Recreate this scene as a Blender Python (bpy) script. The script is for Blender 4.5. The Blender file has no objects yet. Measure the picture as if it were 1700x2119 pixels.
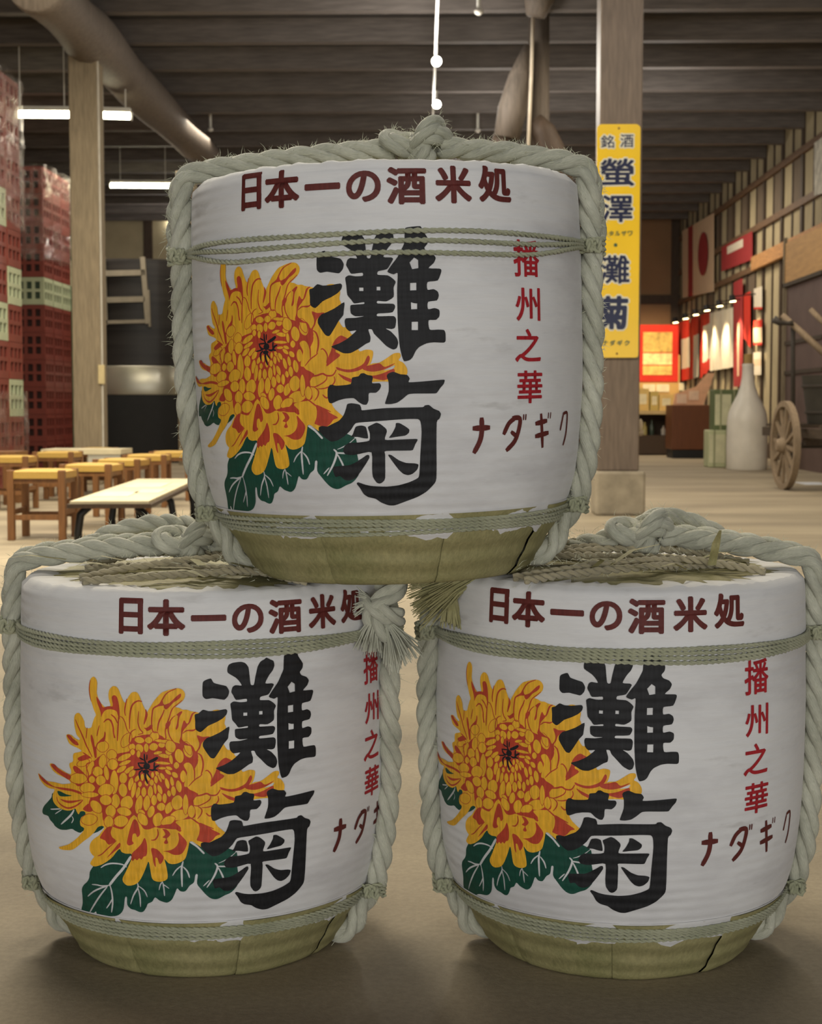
import bpy, bmesh, math, random
from mathutils import Vector, Matrix, noise
from mathutils.geometry import delaunay_2d_cdt

SC = bpy.context.scene
COL = SC.collection
R_ = math.radians
# ------------------------------------------------------------------ camera
FPX, CX, CY, HOR, VPX, CAMZ = 3143.0, 850.0, 1059.5, 845.0, 920.0, 0.797
PITCH, YAW = math.atan((CY-HOR)/FPX), math.atan((VPX-CX)/FPX)
cam = bpy.data.cameras.new('camera')
cam.sensor_fit = 'HORIZONTAL'; cam.sensor_width = 36.0; cam.lens = FPX*36.0/1700.0
cam.clip_start = 0.05; cam.clip_end = 200
cam.dof.use_dof = True; cam.dof.focus_distance = 1.97; cam.dof.aperture_fstop = 17.5
camo = bpy.data.objects.new('camera', cam); COL.objects.link(camo)
camo.location = (0, 0, CAMZ); camo.rotation_euler = (math.pi/2-PITCH, 0, YAW)
SC.camera = camo
# ------------------------------------------------------------------ world, lights, exposure
SC.view_settings.view_transform = 'Standard'; SC.view_settings.look = 'None'
SC.view_settings.gamma = 1.0; SC.view_settings.use_curve_mapping = False
SC.view_settings.exposure = 0.0
W = bpy.data.worlds.new('world'); SC.world = W; W.use_nodes = True
W.node_tree.nodes['Background'].inputs[0].default_value = (0.82, 0.86, 0.95, 1)
W.node_tree.nodes['Background'].inputs[1].default_value = 0.015
def area(name, loc, aim, sx, sy, power, col, spread=180):
    l = bpy.data.lights.new(name, 'AREA'); l.shape = 'RECTANGLE'; l.size = sx; l.size_y = sy
    l.energy = power; l.color = col; l.spread = R_(spread)
    o = bpy.data.objects.new(name, l); COL.objects.link(o); o.location = loc
    o.rotation_euler = (Vector(aim)-Vector(loc)).to_track_quat('-Z', 'Y').to_euler()
    return o
area('front_fill', (0.4, -5.5, 0.98), (0, 2, 0.8), 12.0, 0.9, 350, (1.0, 0.985, 0.955))  # unseen wide fill added low behind the camera to light the barrel fronts
area('hall_lamp_or_fill', (0.2, -0.4, 2.9), (0, 2.0, 0.9), 0.6, 0.6, 8, (1.0, 0.97, 0.92))  # unseen front fill added to brighten the top barrel over the lower two
area('hall_lamp_or_fill', (-0.9, 3.1, 4.5), (-0.6, 2.7, 0), 1.3, 0.4, 48, (1.0, 0.92, 0.78))
area('hall_lamp_or_fill', (-2.4, 7.6, 4.6), (-2.4, 7.6, 0), 2.4, 0.6, 430, (1.0, 0.90, 0.70))
area('hall_lamp_or_fill', (2.4, 6.4, 4.6), (2.4, 6.4, 0), 1.6, 0.6, 80, (1.0, 0.90, 0.70))
area('hall_lamp_or_fill', (-2.7, 12.0, 4.6), (-2.7, 12.0, 0), 4.0, 1.2, 260, (1.0, 0.90, 0.72))
area('hall_lamp_or_fill', (2.8, 14.5, 4.6), (2.8, 14.5, 0), 2.4, 2.4, 110, (1.0, 0.88, 0.70))
area('hall_lamp_or_fill', (-5.2, 21.0, 4.6), (-5.2, 21.0, 0), 4.0, 1.5, 240, (1.0, 0.90, 0.74))
area('hall_lamp_or_fill', (3.0, 25.0, 4.6), (3.0, 25.0, 0), 2.0, 4.0, 170, (1.0, 0.86, 0.66))
def bulb_or_fill(loc, power, col, r=0.25):  # unseen point fills added to lift the dark ceiling and far left wall
    l = bpy.data.lights.new('hall_fill', 'POINT'); l.energy = power; l.color = col; l.shadow_soft_size = r
    o = bpy.data.objects.new('hall_fill', l); COL.objects.link(o); o.location = loc
for q, e in (((-4.6, 9.0, 3.9), 60), ((1.6, 9.0, 4.0), 60), ((3.8, 11.0, 4.0), 40), ((-0.2, 15.0, 4.0), 90), ((2.6, 19.0, 4.0), 50), ((0.6, 19.5, 3.9), 60), ((0.5, 26.0, 4.0), 90), ((-5.2, 30.5, 3.6), 70)): bulb_or_fill(q, e, (1.0, 0.95, 0.88))

# ------------------------------------------------------------------ helpers
def at(px, py, Y):
    u, v = (px-CX)/FPX, (CY-py)/FPX
    d = Vector((u, math.cos(PITCH)+v*math.sin(PITCH), -math.sin(PITCH)+v*math.cos(PITCH)))
    d.rotate(Matrix.Rotation(YAW, 3, 'Z'))
    return Vector((0, 0, CAMZ)) + d*(Y/d.y)
def lin(c):
    return tuple(((x/255)/12.92 if x/255 <= 0.04045 else ((x/255+0.055)/1.055)**2.4) for x in c)
class MB:
    def __init__(s): s.v = []; s.f = []; s.m = []; s.uv = {}
    def add(s, vs, fs, mi=0):
        n = len(s.v); s.v += [tuple(v) for v in vs]
        for f in fs: s.f.append(tuple(i+n for i in f)); s.m.append(mi)
        return n
    def box(s, x0, y0, z0, x1, y1, z1, mi=0, M=None):
        vs = [Vector(p) for p in ((x0,y0,z0),(x1,y0,z0),(x1,y1,z0),(x0,y1,z0),(x0,y0,z1),(x1,y0,z1),(x1,y1,z1),(x0,y1,z1))]
        if M: vs = [M @ v for v in vs]
        s.add(vs, [(3,2,1,0),(4,5,6,7),(0,1,5,4),(1,2,6,5),(2,3,7,6),(3,0,4,7)], mi)
        return s
    def bar(s, a, b, w, h=None, mi=0, up=(0,0,1)):
        a, b = Vector(a), Vector(b); h = h or w
        d = (b-a); L = d.length; d.normalize(); u = Vector(up)
        if abs(d.dot(u)) > 0.95: u = Vector((0,1,0))
        x = d.cross(u).normalized(); z = x.cross(d)
        M = Matrix((x, d, z)).transposed().to_4x4(); M.translation = a
        return s.box(-w/2, 0, -h/2, w/2, L, h/2, mi, M)
    def tube(s, pts, rad, n=10, mi=0, cap=True):
        pts = [Vector(p) for p in pts]; N = len(pts)
        rs = rad if isinstance(rad, (list, tuple)) else [rad]*N
        rings = []; x = None
        for i, p in enumerate(pts):
            d = (pts[min(i+1, N-1)]-pts[max(i-1, 0)]).normalized()
            if x is None:
                x = d.orthogonal().normalized()
            x = (x-d*x.dot(d)).normalized(); y = d.cross(x)
            rings.append([p+(x*math.cos(2*math.pi*k/n)+y*math.sin(2*math.pi*k/n))*rs[i] for k in range(n)])
        fs = []
        for i in range(N-1):
            for k in range(n):
                fs.append((i*n+k, i*n+(k+1) % n, (i+1)*n+(k+1) % n, (i+1)*n+k))
        if cap: fs += [tuple(range(n))[::-1], tuple((N-1)*n+k for k in range(n))]
        s.add([v for r in rings for v in r], fs, mi)
        return s
    def lathe(s, prof, n=32, c=(0,0,0), mi=0, a0=0, a1=2*math.pi, wob=None):
        full = abs(a1-a0-2*math.pi) < 1e-6; m = n if full else n+1
        vs = []
        for r, z in prof:
            for k in range(m):
                a = a0+(a1-a0)*k/n
                rr, z2 = (r, z) if not wob else wob(r, z, a)
                vs.append((c[0]+rr*math.sin(a), c[1]-rr*math.cos(a), c[2]+z2))
        fs = []
        for i in range(len(prof)-1):
            for k in range(n):
                k2 = (k+1) % m
                fs.append((i*m+k, i*m+k2, (i+1)*m+k2, (i+1)*m+k))
        s.add(vs, fs, mi)
        return s
    def ell(s, c, r, mi=0, n=10, m=6, M=None):
        c = Vector(c); vs = [Vector((0,0,-r[2]))]
        for i in range(1, m):
            t = -math.pi/2+math.pi*i/m
            vs += [Vector((r[0]*math.cos(t)*math.cos(2*math.pi*k/n), r[1]*math.cos(t)*math.sin(2*math.pi*k/n), r[2]*math.sin(t))) for k in range(n)]
        vs.append(Vector((0,0,r[2])))
        fs = [(0, 1+(k+1) % n, 1+k) for k in range(n)]
        for i in range(m-2):
            for k in range(n):
                a, b = 1+i*n+k, 1+i*n+(k+1) % n
                fs.append((a, b, b+n, a+n))
        L = len(vs)-1
        fs += [(L-n+k, L-n+(k+1) % n, L) for k in range(n)]
        s.add([c+((M @ v) if M else v) for v in vs], fs, mi)
        return s
    def build(s, name, mats, parent=None, smooth=False, kind=None, bevel=0, loc=None):
        me = bpy.data.meshes.new(name); me.from_pydata(s.v, [], s.f)
        for m in (mats if isinstance(mats, (list, tuple)) else [mats]): me.materials.append(m)
        me.polygons.foreach_set('material_index', s.m)
        if smooth: me.polygons.foreach_set('use_smooth', [True]*len(me.polygons))
        me.update()
        if smooth and smooth is not True: me.set_sharp_from_angle(angle=R_(smooth))
        o = bpy.data.objects.new(name, me); COL.objects.link(o)
        if parent: o.parent = parent
        if loc: o.location = loc
        if kind: o['kind'] = kind
        if bevel:
            b = o.modifiers.new('bevel', 'BEVEL'); b.width = bevel; b.segments = 2; b.limit_method = 'ANGLE'
        return o
def tag(o, label, cat, group=None):
    o['label'] = label; o['category'] = cat
    if group: o['group'] = group
    return o
def thing(name, label, cat, loc=(0,0,0), rz=0, group=None):
    o = bpy.data.objects.new(name, None); COL.objects.link(o); o.location = loc; o.rotation_euler = (0,0,rz)
    o.empty_display_size = 0.1
    return tag(o, label, cat, group)
def struct(o): o['kind'] = 'structure'; return o
def dup(o, loc=None, parent=None):
    c = o.copy(); COL.objects.link(c)
    if parent: c.parent = parent
    if loc is not None: c.location = loc
    for ch in list(o.children): dup(ch, None, c)
    return c
def cr(pts, sub, closed=False, tens=0.5):
    n = len(pts); out = []
    for i in range(n if closed else n-1):
        g = (lambda k: pts[k % n]) if closed else (lambda k: pts[max(0, min(n-1, k))])
        p0, p1, p2, p3 = g(i-1), g(i), g(i+1), g(i+2)
        for j in range(sub):
            t = j/sub; q = []
            for a, b, c, d in zip(p0, p1, p2, p3):
                m1, m2 = tens*(c-a), tens*(d-b)
                q.append((2*t**3-3*t*t+1)*b+(t**3-2*t*t+t)*m1+(-2*t**3+3*t*t)*c+(t**3-t*t)*m2)
            out.append(tuple(q))
    if not closed: out.append(tuple(pts[-1]))
    return out

# ------------------------------------------------------------------ materials
class NT:
    def __init__(s, name):
        s.mat = bpy.data.materials.new(name); s.mat.use_nodes = True
        s.t = s.mat.node_tree; s.b = s.t.nodes['Principled BSDF']; s.out = s.t.nodes['Material Output']
    def n(s, typ, **kw):
        nd = s.t.nodes.new(typ)
        for k, v in kw.items():
            if k.startswith('i_'):
                key = k[2:]; key = int(key) if key.isdigit() else key.replace('_', ' ')
                nd.inputs[key].default_value = v
            else: setattr(nd, k, v)
        return nd
    def l(s, a, b): s.t.links.new(a, b)
    def coord(s, which='Object', scale=(1,1,1), rot=(0,0,0)):
        tc = s.n('ShaderNodeTexCoord'); mp = s.n('ShaderNodeMapping')
        mp.inputs['Scale'].default_value = scale; mp.inputs['Rotation'].default_value = rot
        s.l(tc.outputs[which], mp.inputs[0]); return mp.outputs[0]
    def noise(s, vec, scale, detail=3, rough=0.55, dist=0):
        nd = s.n('ShaderNodeTexNoise', i_Scale=scale, i_Detail=detail, i_Roughness=rough, i_Distortion=dist)
        s.l(vec, nd.inputs['Vector']); return nd.outputs[0]
    def ramp(s, fac, stops):
        r = s.n('ShaderNodeValToRGB'); e = r.color_ramp.elements
        while len(e) < len(stops): e.new(0.5)
        for k, (p, c) in enumerate(stops): e[k].position = p; e[k].color = (*c, 1)
        s.l(fac, r.inputs[0]); return r.outputs[0]
    def mix(s, fac, a, b, blend='MIX'):
        m = s.n('ShaderNodeMix', data_type='RGBA', blend_type=blend)
        for sock, v in ((m.inputs[0], fac), (m.inputs[6], a), (m.inputs[7], b)):
            if isinstance(v, (int, float)): sock.default_value = v
            elif isinstance(v, tuple): sock.default_value = (*v, 1)
            else: s.l(v, sock)
        return m.outputs[2]
    def math(s, op, a, b=0):
        m = s.n('ShaderNodeMath', operation=op)
        for k, v in enumerate((a, b)):
            if isinstance(v, (int, float)): m.inputs[k].default_value = v
            else: s.l(v, m.inputs[k])
        return m.outputs[0]
    def bump(s, h, strength, dist, prev=None):
        b = s.n('ShaderNodeBump', i_Strength=strength, i_Distance=dist); s.l(h, b.inputs['Height'])
        if prev: s.l(prev, b.inputs['Normal'])
        s.l(b.outputs[0], s.b.inputs['Normal']); return b.outputs[0]
    def col(s, c):
        if isinstance(c, tuple): s.b.inputs['Base Color'].default_value = (*c, 1)
        else: s.l(c, s.b.inputs['Base Color'])
    def set(s, **kw):
        for k, v in kw.items(): s.b.inputs[k.replace('_', ' ')].default_value = v
def simple(name, rgb, rough=0.7, var=0.15, scale=8, metal=0.0, bump=0.0, stretch=(1,1,1), spec=0.4):
    m = NT(name); c = lin(rgb); v = m.coord('Object', stretch)
    nz = m.noise(v, scale, 4)
    m.col(m.ramp(nz, [(0.25, tuple(x*(1-var) for x in c)), (0.75, tuple(min(1, x*(1+var)) for x in c))]))
    m.set(Roughness=rough, Metallic=metal, Specular_IOR_Level=spec)
    if bump: m.bump(m.noise(v, scale*3, 4), 0.5, bump)
    return m.mat
def emit(name, rgb, strength):
    m = NT(name); m.col(lin(rgb)); m.b.inputs['Emission Color'].default_value = (*lin(rgb), 1)
    m.set(Emission_Strength=strength); return m.mat
def wood(name, rgb, axis='z', rough=0.65, var=0.3, scale=6):
    st = {'x': (1, 9, 9), 'y': (9, 1, 9), 'z': (9, 9, 1)}[axis]
    return simple(name, rgb, rough, var, scale, bump=0.004, stretch=st)
ART=[["G",1,[-3154,2695,-3210,2617,-3323,2527,-3429,2450,-3491,2375,-3475,2323,-3332,2324,-3284,2279,-3199,2240,-3165,2212,-3050,2186,-2907,2204,-2783,2239,-2716,2222,-2624,2210,-2549,2248,-2377,2238,-2185,2362,-2161,2526,-2394,2701,-2847,2719]],
["G",1,[-2313,1881,-2441,1741,-2502,1660,-2526,1574,-2576,1505,-2661,1437,-2712,1364,-2731,1253,-2768,1138,-2846,1023,-2905,916,-2895,836,-2758,841,-2587,893,-2459,970,-2343,1013,-2177,1039,-2080,1085,-2013,1158,-1982,1236,-1947,1358,-1915,1361,-1927,1253,-1885,1193,-1819,1178,-1744,1152,-1686,1167,-1634,1235,-1605,1291,-1537,1327,-1488,1394,-1430,1354,-1375,1333,-1314,1324,-1249,1369,-1203,1455,-1164,1538,-1121,1498,-1051,1498,-990,1578,-929,1628,-908,1734,-874,1733,-886,1607,-833,1525,-755,1428,-686,1377,-606,1368,-506,1415,-407,1460,-318,1576,-320,1708,-341,1862,-343,2023,-460,2092,-556,2138,-786,2118,-938,2200,-1128,2289,-1521,2279,-1797,2117,-1996,2049]],
["W",0,[39,-1807,1965,-1928,1793,-2063,1647,-2181,1511]],
["W",-1,[25,-1872,1808,-1946,1842,-2092,1842,-2212,1807,-2302,1750]],
["W",-1,[23,-2181,1511,-2306,1484,-2406,1485,-2499,1476]],
["W",-1,[25,-2207,1497,-2338,1447,-2486,1371,-2623,1272]],
["W",-1,[27,-2220,1485,-2364,1337,-2528,1160,-2699,983]],
["W",-1,[31,-2169,1512,-2155,1387,-2173,1235,-2228,1087]],
["W",-1,[21,-2155,1323,-2224,1228,-2306,1141]],
["W",-1,[25,-1735,1606,-1730,1526,-1808,1404,-1875,1258]],
["W",-1,[25,-1730,1526,-1712,1390,-1722,1229]],
["W",-1,[23,-1717,1547,-1636,1481,-1600,1388]],
["W",-1,[19,-1361,1635,-1399,1583,-1423,1501]],
["W",-1,[23,-1362,1625,-1351,1524,-1348,1419]],
["W",-1,[17,-1358,1594,-1319,1565,-1275,1531]],
["W",-1,[31,-1069,1932,-1091,1842,-1094,1710,-1094,1559]],
["W",-1,[21,-1090,1872,-1170,1801,-1223,1719]],
["W",-1,[25,-1071,1852,-1014,1781,-987,1690]],
["W",0,[29,-967,2201,-881,2140,-825,2080,-787,2038]],
["W",-1,[31,-644,1892,-605,1839,-655,1700,-754,1542]],
["W",-1,[19,-714,1652,-803,1564]],
["W",0,[23,-605,1844,-429,1833]],
["W",-1,[27,-595,1828,-537,1704,-488,1549]],
["W",-1,[19,-527,1653,-547,1542]],
["W",-1,[14,-343,2044,-430,1969,-527,1915,-595,1889]],
["W",0,[20,-3254,2436,-3013,2487]],
["W",-1,[17,-2969,2488,-3148,2387]],
["W",-1,[33,-2714,2529,-2799,2427,-3021,2260]],
["W",-1,[20,-2769,2425,-2744,2382,-2787,2320]],
["Y",1,[-2286,3908,-2318,3971,-2346,4047,-2378,4123,-2398,4200,-2402,4279,-2390,4346,-2369,4400,-2324,4430,-2284,4406,-2264,4356,-2265,4283,-2269,4218,-2253,4160,-2222,4103,-2184,4060,-2138,4028,-2077,4039,-2055,4063,-2077,4134,-2084,4205,-2069,4271,-2031,4313,-2002,4324,-1965,4317,-1929,4280,-1908,4229,-1879,4165,-1855,4121,-1830,4109,-1801,4163,-1773,4210,-1738,4250,-1690,4262,-1655,4247,-1628,4203,-1608,4152,-1582,4088,-1555,4030,-1532,3979,-1508,4019,-1475,4072,-1434,4138,-1381,4204,-1322,4263,-1256,4290,-1191,4310,-1127,4323,-1076,4317,-1037,4291,-1015,4246,-1022,4194,-1051,4149,-1103,4103,-1142,4068,-1097,4058,-1046,4032,-995,4032,-944,4012,-906,4005,-868,3998,-823,3981,-798,3951,-747,3963,-690,3981,-652,4013,-594,4024,-537,4009,-499,3981,-487,3909,-500,3832,-482,3785,-488,3740,-501,3701,-528,3591,-465,3470,-413,3474,-388,3453,-362,3379,-272,3347,-219,3383,-264,3340,-281,3236,-265,3153,-184,3172,-110,3162,-94,3124,-111,3043,-136,2988,-177,2967,-103,2994,-20,3003,64,3052,149,3109,192,3121,235,3116,244,3074,217,3027,270,2997,314,2933,324,2874,307,2835,237,2810,151,2787,134,2755,-19,2759,-184,2737,-347,2626,-508,2611,-628,2560,-636,2478,-597,2410,-593,2405,-478,2298,-450,2240,-498,2193,-556,2157,-633,2112,-719,2096,-805,2119,-881,2170,-938,2210,-976,2211,-986,2171,-1007,2073,-1039,1972,-1098,1922,-1187,1891,-1266,1900,-1313,1949,-1323,1949,-1298,1829,-1288,1708,-1315,1657,-1397,1629,-1478,1640,-1512,1679,-1524,1749,-1534,1840,-1541,1892,-1555,1911,-1573,1870,-1608,1787,-1667,1672,-1725,1597,-1803,1555,-1892,1542,-1949,1588,-1950,1649,-1899,1735,-1836,1852,-1798,1935,-1793,2006,-1879,2004,-1943,2024,-1967,2062,-2021,2016,-2084,1939,-2171,1868,-2272,1805,-2401,1757,-2475,1776,-2464,1819,-2397,1900,-2420,1917,-2465,1971,-2461,2053,-2423,2119,-2359,2173,-2296,2215,-2258,2260,-2196,2336,-2229,2362,-2302,2334,-2366,2256,-2458,2174,-2566,2099,-2671,2021,-2797,1939,-2924,1906,-3057,1891,-3113,1910,-3031,1942,-2877,2001,-2731,2093,-2613,2192,-2542,2282,-2606,2313,-2615,2371,-2613,2381,-2582,2440,-2508,2484,-2523,2529,-2595,2519,-2634,2473,-2669,2508,-2694,2545,-2783,2505,-2885,2488,-3012,2494,-3111,2525,-3166,2570,-3178,2636,-3154,2695,-3125,2748,-3248,2740,-3365,2753,-3460,2790,-3531,2832,-3562,2896,-3493,2888,-3395,2851,-3289,2836,-3187,2847,-3070,2854,-2939,2854,-2815,2880,-2765,2894,-2791,2931,-2889,2957,-3025,2977,-3125,3008,-3182,3046,-3217,3095,-3144,3114,-3054,3081,-2956,3062,-2844,3031,-2757,3024,-2746,3079,-2773,3129,-2771,3176,-2704,3212,-2702,3279,-2682,3328,-2609,3351,-2537,3379,-2607,3411,-2689,3428,-2763,3452,-2801,3501,-2828,3557,-2789,3583,-2722,3577,-2658,3545,-2586,3527,-2568,3549,-2620,3590,-2646,3653,-2662,3718,-2669,3790,-2660,3851,-2623,3895,-2570,3901,-2518,3853,-2484,3797,-2477,3745,-2452,3708,-2369,3722,-2343,3784,-2310,3866]],
["G",1,[-3058,2732,-2991,2744,-2867,2723,-2748,2720,-2911,2682,-3018,2678]],
["R",1,[-2209,3354,-2057,3380,-1802,3444,-1752,3513,-1765,3604,-1592,3677,-1359,3685,-1262,3621,-1089,3570,-910,3504,-848,3340,-901,3210,-1005,2981,-853,2873,-919,2781,-889,2582,-954,2529,-1149,2503,-1086,2390,-1283,2388,-1416,2411,-1518,2374,-1586,2370,-1627,2408,-1733,2562,-1868,2392,-1942,2345,-2136,2394,-2212,2453,-2237,2585,-2440,2628,-2388,2802,-2444,2997,-2373,3205]],
["C",1,[-2194,3349,-2055,3453,-1945,3474,-1837,3481,-1781,3445,-1910,3411,-2012,3377,-2050,3341,-2104,3244,-2165,3239]],
["R",1,[-1963,3233,-1997,3184,-2031,3166,-2059,3185,-2076,3236,-2066,3297,-2032,3346,-1998,3364,-1970,3344,-1953,3294]],
["C",1,[-1971,3236,-2000,3191,-2030,3174,-2053,3192,-2067,3238,-2058,3294,-2028,3339,-1999,3356,-1976,3338,-1962,3292]],
["R",1,[-1746,3397,-1774,3357,-1831,3316,-1900,3294,-1952,3294,-1963,3313,-1934,3354,-1875,3395,-1807,3417,-1757,3416]],
["C",1,[-1754,3395,-1781,3360,-1835,3323,-1899,3301,-1945,3300,-1954,3315,-1927,3351,-1871,3388,-1808,3410,-1763,3410]],
["R",1,[-1754,3309,-1781,3278,-1833,3246,-1892,3229,-1935,3229,-1943,3244,-1915,3276,-1863,3308,-1803,3325,-1761,3324]],
["C",1,[-1762,3308,-1788,3282,-1836,3254,-1890,3236,-1928,3235,-1934,3246,-1908,3272,-1859,3301,-1805,3318,-1768,3319]],
["R",1,[-1822,3231,-1835,3195,-1872,3155,-1922,3132,-1964,3129,-1978,3144,-1965,3181,-1927,3221,-1876,3244,-1835,3247]],
["C",1,[-1829,3228,-1843,3197,-1877,3162,-1922,3140,-1959,3135,-1970,3148,-1956,3179,-1921,3214,-1876,3236,-1840,3240]],
["R",1,[-1714,3233,-1728,3197,-1767,3154,-1818,3125,-1860,3117,-1873,3130,-1858,3167,-1818,3210,-1767,3239,-1726,3246]],
["C",1,[-1721,3230,-1736,3198,-1772,3160,-1819,3133,-1855,3124,-1865,3134,-1850,3165,-1813,3204,-1767,3231,-1731,3240]],
["R",1,[-1946,2947,-1980,2854,-2019,2814,-2055,2844,-2083,2930,-2080,3041,-2047,3134,-2009,3173,-1973,3143,-1944,3057]],
["C",1,[-1955,2949,-1985,2860,-2019,2822,-2050,2851,-2074,2934,-2071,3040,-2042,3128,-2009,3165,-1978,3136,-1953,3054]],
["R",1,[-1816,3038,-1849,2995,-1886,2978,-1918,2994,-1942,3037,-1937,3090,-1904,3134,-1867,3151,-1835,3134,-1811,3091]],
["C",1,[-1824,3041,-1853,3002,-1885,2986,-1912,3001,-1934,3040,-1929,3088,-1900,3127,-1868,3143,-1840,3128,-1819,3089]],
["R",1,[-1691,3185,-1690,3153,-1709,3114,-1745,3087,-1781,3080,-1798,3092,-1799,3125,-1780,3164,-1744,3190,-1708,3197]],
["C",1,[-1698,3181,-1699,3152,-1716,3119,-1747,3095,-1777,3087,-1791,3097,-1790,3125,-1773,3159,-1742,3183,-1712,3190]],
["R",1,[-1814,2878,-1842,2822,-1878,2796,-1917,2809,-1951,2854,-1956,2917,-1928,2974,-1891,3000,-1853,2987,-1819,2941]],
["C",1,[-1823,2879,-1847,2827,-1879,2804,-1912,2816,-1943,2858,-1947,2917,-1923,2969,-1891,2993,-1857,2980,-1827,2938]],
["R",1,[-1732,2959,-1762,2911,-1789,2893,-1808,2914,-1817,2965,-1804,3026,-1775,3074,-1748,3091,-1729,3070,-1720,3020]],
["C",1,[-1740,2962,-1765,2918,-1787,2901,-1802,2920,-1808,2967,-1797,3023,-1772,3067,-1750,3083,-1735,3065,-1728,3018]],
["R",1,[-1699,2870,-1728,2812,-1754,2790,-1770,2814,-1774,2874,-1759,2948,-1729,3005,-1704,3026,-1688,3003,-1684,2943]],
["C",1,[-1707,2873,-1732,2819,-1752,2798,-1764,2820,-1765,2876,-1751,2944,-1726,2999,-1706,3018,-1694,2997,-1692,2941]],
["R",1,[-1639,2848,-1664,2804,-1686,2787,-1701,2806,-1707,2853,-1696,2910,-1671,2954,-1648,2970,-1634,2952,-1628,2904]],
["C",1,[-1647,2851,-1667,2810,-1685,2795,-1696,2812,-1699,2855,-1688,2907,-1668,2947,-1650,2962,-1639,2946,-1636,2903]],
["R",1,[-1604,2985,-1619,2961,-1637,2951,-1655,2958,-1669,2980,-1669,3009,-1654,3033,-1636,3043,-1618,3035,-1604,3013]],
["C",1,[-1612,2987,-1624,2967,-1637,2958,-1650,2965,-1661,2983,-1661,3007,-1649,3027,-1636,3035,-1623,3029,-1612,3010]],
["R",1,[-1545,2869,-1564,2830,-1587,2813,-1608,2826,-1626,2863,-1625,2911,-1606,2950,-1583,2966,-1562,2953,-1544,2916]],
["C",1,[-1553,2871,-1569,2836,-1587,2821,-1604,2833,-1618,2866,-1617,2909,-1601,2944,-1583,2958,-1566,2947,-1553,2913]],
["R",1,[-1656,3040,-1684,3021,-1707,3019,-1717,3036,-1716,3069,-1697,3100,-1668,3119,-1646,3122,-1636,3104,-1637,3072]],
["C",1,[-1661,3046,-1685,3029,-1702,3026,-1710,3040,-1707,3067,-1691,3095,-1668,3112,-1650,3114,-1643,3100,-1645,3073]],
["R",1,[-1571,3078,-1585,3049,-1601,3037,-1617,3046,-1630,3074,-1630,3109,-1616,3139,-1600,3151,-1584,3141,-1571,3114]],
["C",1,[-1580,3080,-1589,3055,-1601,3045,-1613,3053,-1622,3077,-1622,3107,-1612,3133,-1600,3143,-1589,3135,-1579,3111]],
["R",1,[-1488,3084,-1489,3051,-1499,3035,-1517,3039,-1539,3063,-1552,3097,-1551,3130,-1540,3147,-1523,3142,-1501,3119]],
["C",1,[-1496,3084,-1495,3056,-1502,3042,-1515,3047,-1532,3068,-1543,3098,-1544,3126,-1538,3140,-1524,3135,-1507,3114]],
["R",1,[-1437,3013,-1454,2987,-1474,2976,-1494,2984,-1510,3009,-1510,3041,-1493,3067,-1473,3078,-1454,3069,-1437,3045]],
["C",1,[-1445,3015,-1458,2993,-1474,2984,-1489,2991,-1502,3012,-1502,3039,-1489,3061,-1473,3070,-1458,3063,-1445,3042]],
["R",1,[-1517,3009,-1521,2982,-1532,2968,-1549,2970,-1569,2987,-1579,3013,-1575,3039,-1563,3053,-1547,3051,-1527,3035]],
["C",1,[-1525,3008,-1527,2987,-1535,2976,-1547,2978,-1562,2992,-1570,3014,-1568,3035,-1561,3046,-1548,3043,-1534,3029]],
["R",1,[-1453,2868,-1473,2819,-1496,2800,-1518,2816,-1536,2862,-1534,2920,-1515,2968,-1492,2988,-1470,2971,-1452,2926]],
["C",1,[-1461,2870,-1477,2826,-1496,2808,-1513,2823,-1527,2865,-1526,2918,-1510,2962,-1492,2980,-1474,2965,-1460,2923]],
["R",1,[-1500,2703,-1530,2646,-1561,2624,-1587,2646,-1605,2704,-1597,2775,-1567,2832,-1536,2853,-1510,2831,-1493,2773]],
["C",1,[-1508,2705,-1534,2652,-1561,2632,-1582,2652,-1596,2706,-1589,2772,-1563,2825,-1537,2845,-1515,2825,-1501,2771]],
["R",1,[-1402,2921,-1411,2877,-1424,2859,-1438,2873,-1453,2913,-1456,2964,-1448,3008,-1435,3026,-1420,3012,-1405,2973]],
["C",1,[-1410,2922,-1415,2883,-1424,2867,-1435,2880,-1445,2916,-1448,2963,-1443,3002,-1434,3018,-1424,3005,-1413,2969]],
["R",1,[-1401,2760,-1423,2719,-1448,2702,-1472,2716,-1492,2755,-1492,2805,-1470,2846,-1445,2863,-1421,2849,-1401,2810]],
["C",1,[-1409,2763,-1427,2725,-1448,2710,-1468,2723,-1484,2758,-1484,2803,-1466,2840,-1445,2855,-1425,2843,-1409,2807]],
["R",1,[-1380,3054,-1392,3023,-1409,3009,-1426,3018,-1443,3045,-1446,3082,-1435,3114,-1418,3128,-1400,3119,-1384,3091]],
["C",1,[-1389,3056,-1397,3028,-1409,3017,-1423,3025,-1436,3049,-1438,3081,-1430,3108,-1418,3120,-1404,3112,-1391,3088]],
["R",1,[-1432,3119,-1444,3093,-1459,3083,-1474,3091,-1486,3115,-1486,3146,-1474,3171,-1459,3182,-1444,3173,-1432,3149]],
["C",1,[-1440,3121,-1449,3099,-1459,3091,-1470,3098,-1478,3118,-1478,3144,-1469,3165,-1459,3174,-1448,3167,-1440,3146]],
["R",1,[-1359,3151,-1358,3123,-1368,3106,-1387,3105,-1411,3118,-1426,3144,-1427,3173,-1417,3189,-1398,3190,-1374,3177]],
["C",1,[-1367,3149,-1365,3126,-1372,3112,-1386,3112,-1405,3125,-1418,3146,-1420,3169,-1413,3183,-1399,3183,-1380,3170]],
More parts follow.
